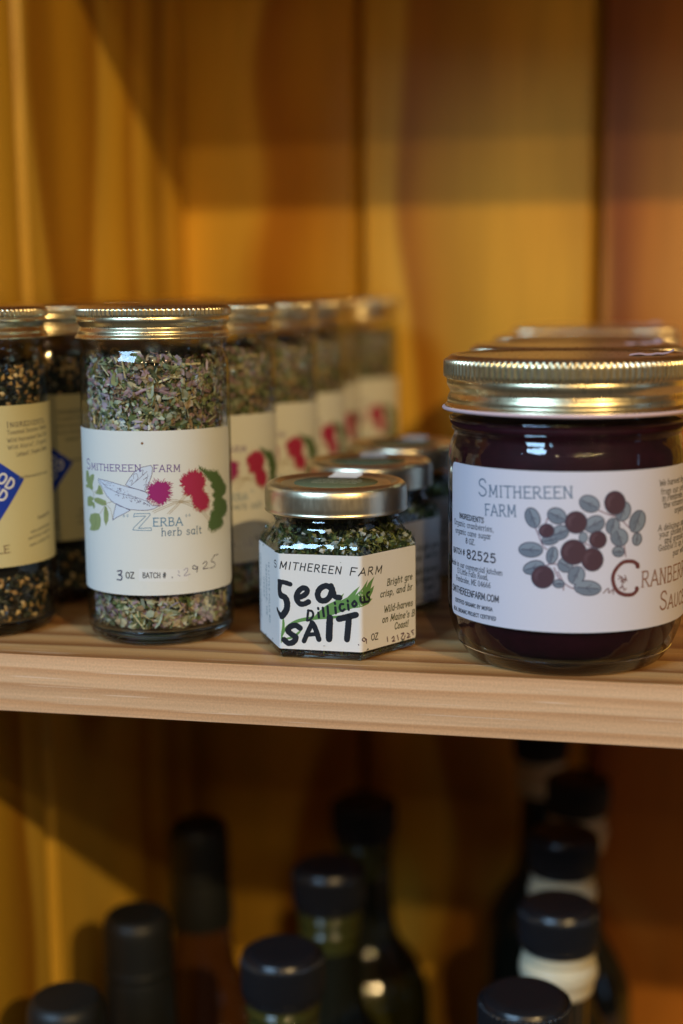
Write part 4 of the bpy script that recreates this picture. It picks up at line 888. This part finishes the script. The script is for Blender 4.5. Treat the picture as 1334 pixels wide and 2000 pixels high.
# ------------------------------------------------------------------ bottles on the shelf below
FLOOR = -0.410
def bottle(name, x, y, ztop, capr, body_r, kind, label, cat='bottle', group=None):
    o = empty(name, (x, y, FLOOR)); tag(o, label, cat, group); H = (ztop-FLOOR)
    mm = 0.001
    if kind in ('screw', 'collar'):
        ch = 0.0195 if kind == 'screw' else 0.0185; r = capr
        p = [(r-.0006, H-ch), (r, H-ch+.0004), (r, H-ch+.002), (r-.0003, H-ch+.0028, 0), (r-.0002, H-ch+.0034, .0009), (r-.0002, H-.0034, .0009), (r-.0004, H-.0028, 0), (r-.0006, H-.0026), (r-.0014, H-.0011), (r-.0032, H-.0002), (r-.0052, H)]
        prof = smooth_prof(p, 3)+[(0, H, 0)]
        V, Fc = lathe(prof, 46*8, knurl(46)); mesh_obj('cap', V, Fc, M['cap'], o)
        zb = H-ch
        if kind == 'collar':
            p = [(r-.0016, zb+.001), (r-.0012, zb-.0006), (r-.0010, zb-.003), (r-.0022, zb-.0042), (r-.0022, zb-.0056), (r-.0004, zb-.0068), (r-.0001, zb-.011), (r-.0014, zb-.0145), (r-.0014, zb-.0165), (r-.0022, zb-.0185), (r-.0042, zb-.0190)]
            V, Fc = lathe(smooth_prof(p, 4), 96); mesh_obj('neck_collar', V, Fc, M['cream'], o); zb -= .0185
            nr, gm = capr-.0035, M['grey_glass'] if cat == 'clear bottle' else M['dark_glass']
            p = [(nr, zb+.001), (nr, zb-.022)]
        else:
            nr, gm = capr-.0024, M['green_glass']
            p = [(nr, zb+.001), (nr, zb-.002), (nr+.0012, zb-.0036), (nr+.0012, zb-.0052), (nr-.0002, zb-.0072), (nr-.0002, zb-.0088), (nr+.0008, zb-.0104), (nr, zb-.0125), (nr, zb-.030)]
        z2 = p[-1][1]
        p += [(nr+.0012, z2-.014), (nr+.004, z2-.024), (body_r*.78, z2-.036), (body_r*.95, z2-.048), (body_r, z2-.062), (body_r, z2-.09), (body_r, .012), (body_r-.001, .004), (body_r-.004, 0), (0, .0002)]
        V, Fc = lathe(smooth_prof(p, 4), 96); mesh_obj('glass_body', V, Fc, gm, o)
        if kind == 'screw':   # dark oil, drawn as a shell just outside the glass
            V, Fc = lathe(smooth_prof([(nr+.0004, z2+.012), (nr+.00045, z2), (nr+.0017, z2-.014), (nr+.0045, z2-.024), (body_r*.78+.0006, z2-.036)], 3), 64); mesh_obj('oil_shell', V, Fc, M['dark_glass'], o)
    else:
        ln = {'long': .050, 'short': .060}[kind]; r = capr
        p = [(r+.0010, H-ln), (r+.0008, H-ln+.01), (r, H-.030), (r-.0004, H-.026), (r+.0003, H-.0235), (r-.0001, H-.021), (r-.0003, H-.008), (r-.0010, H-.003), (r-.0030, H-.0004), (r-.0052, H), (0, H)]
        V, Fc = lathe(smooth_prof(p, 4), 96); mesh_obj('foil_capsule', V, Fc, M['capsule'], o)
        zb = H-ln; nr = r-.0003; gm = M['amber_glass'] if kind == 'long' else M['dark_glass']
        p = [(nr, zb+.001), (nr+.001, zb-.01), (nr+.003, zb-.022), (body_r*.75, zb-.040), (body_r*.95, zb-.056), (body_r, zb-.072), (body_r, zb-.1), (body_r, .010), (body_r-.003, 0), (0, .0002)]
        V, Fc = lathe(smooth_prof(p, 4), 96); mesh_obj('glass_body', V, Fc, gm, o)
    return o
G1, G2, G3 = 'black screw capped olive glass bottles', 'black capped bottles with cream neck collars', 'bottles with black foil capsules'
bottle('oil_bottle', -0.1345, 0.0936, -0.1390, .01575, .033, 'screw', 'nearest green glass bottle with ribbed black cap, below the small hexagonal jar', group=G1)
bottle('oil_bottle', -0.1355, 0.1800, -0.1400, .01575, .033, 'screw', 'green glass bottle with plain black cap, middle of its line of three', group=G1)
bottle('oil_bottle', -0.1345, 0.2560, -0.1370, .01575, .033, 'screw', 'rearmost green glass bottle with rounded black cap, highest in its line', group=G1)
bottle('capsule_bottle', -0.2045, 0.2059, -0.1352, .0142, .031, 'long', 'amber bottle with tall black capsule standing before the left back corner', group=G3)
bottle('capsule_bottle', -0.2070, 0.1270, -0.1455, .0150, .032, 'short', 'dark bottle with domed black capsule between amber bottle and left wall', group=G3)
bottle('capsule_bottle', -0.2090, 0.0560, -0.1470, .0152, .031, 'short', 'nearest black capsule bottle at the bottom left frame corner', group=G3)
bottle('collar_bottle', -0.0378, 0.0602, -0.1308, .0158, .028, 'collar', 'nearest bottle with ribbed black cap at bottom edge, under the sauce jar', group=G2)
bottle('collar_bottle', -0.0306, 0.1380, -0.1306, .01575, .028, 'collar', 'bottle with black cap and bright cream collar, second in the right line', group=G2)
bottle('collar_bottle', -0.0327, 0.2000, -0.1248, .0153, .028, 'collar', 'black capped bottle with cream collar, third in the right line', group=G2)
bottle('collar_bottle', -0.0292, 0.2590, -0.1190, .0148, .028, 'collar', 'blurred black capped cream collar bottle, fourth in the right line', group=G2)
bottle('collar_bottle', -0.0510, 0.3130, -0.1110, .0140, .029, 'collar', 'rearmost black capped bottle, top touching the shelf underside in view', group=G2)
bottle('collar_bottle', 0.0420, 0.1650, -0.1640, .0150, .034, 'collar', 'dark bottle at the right frame edge, almost lost in shadow', group=G2)
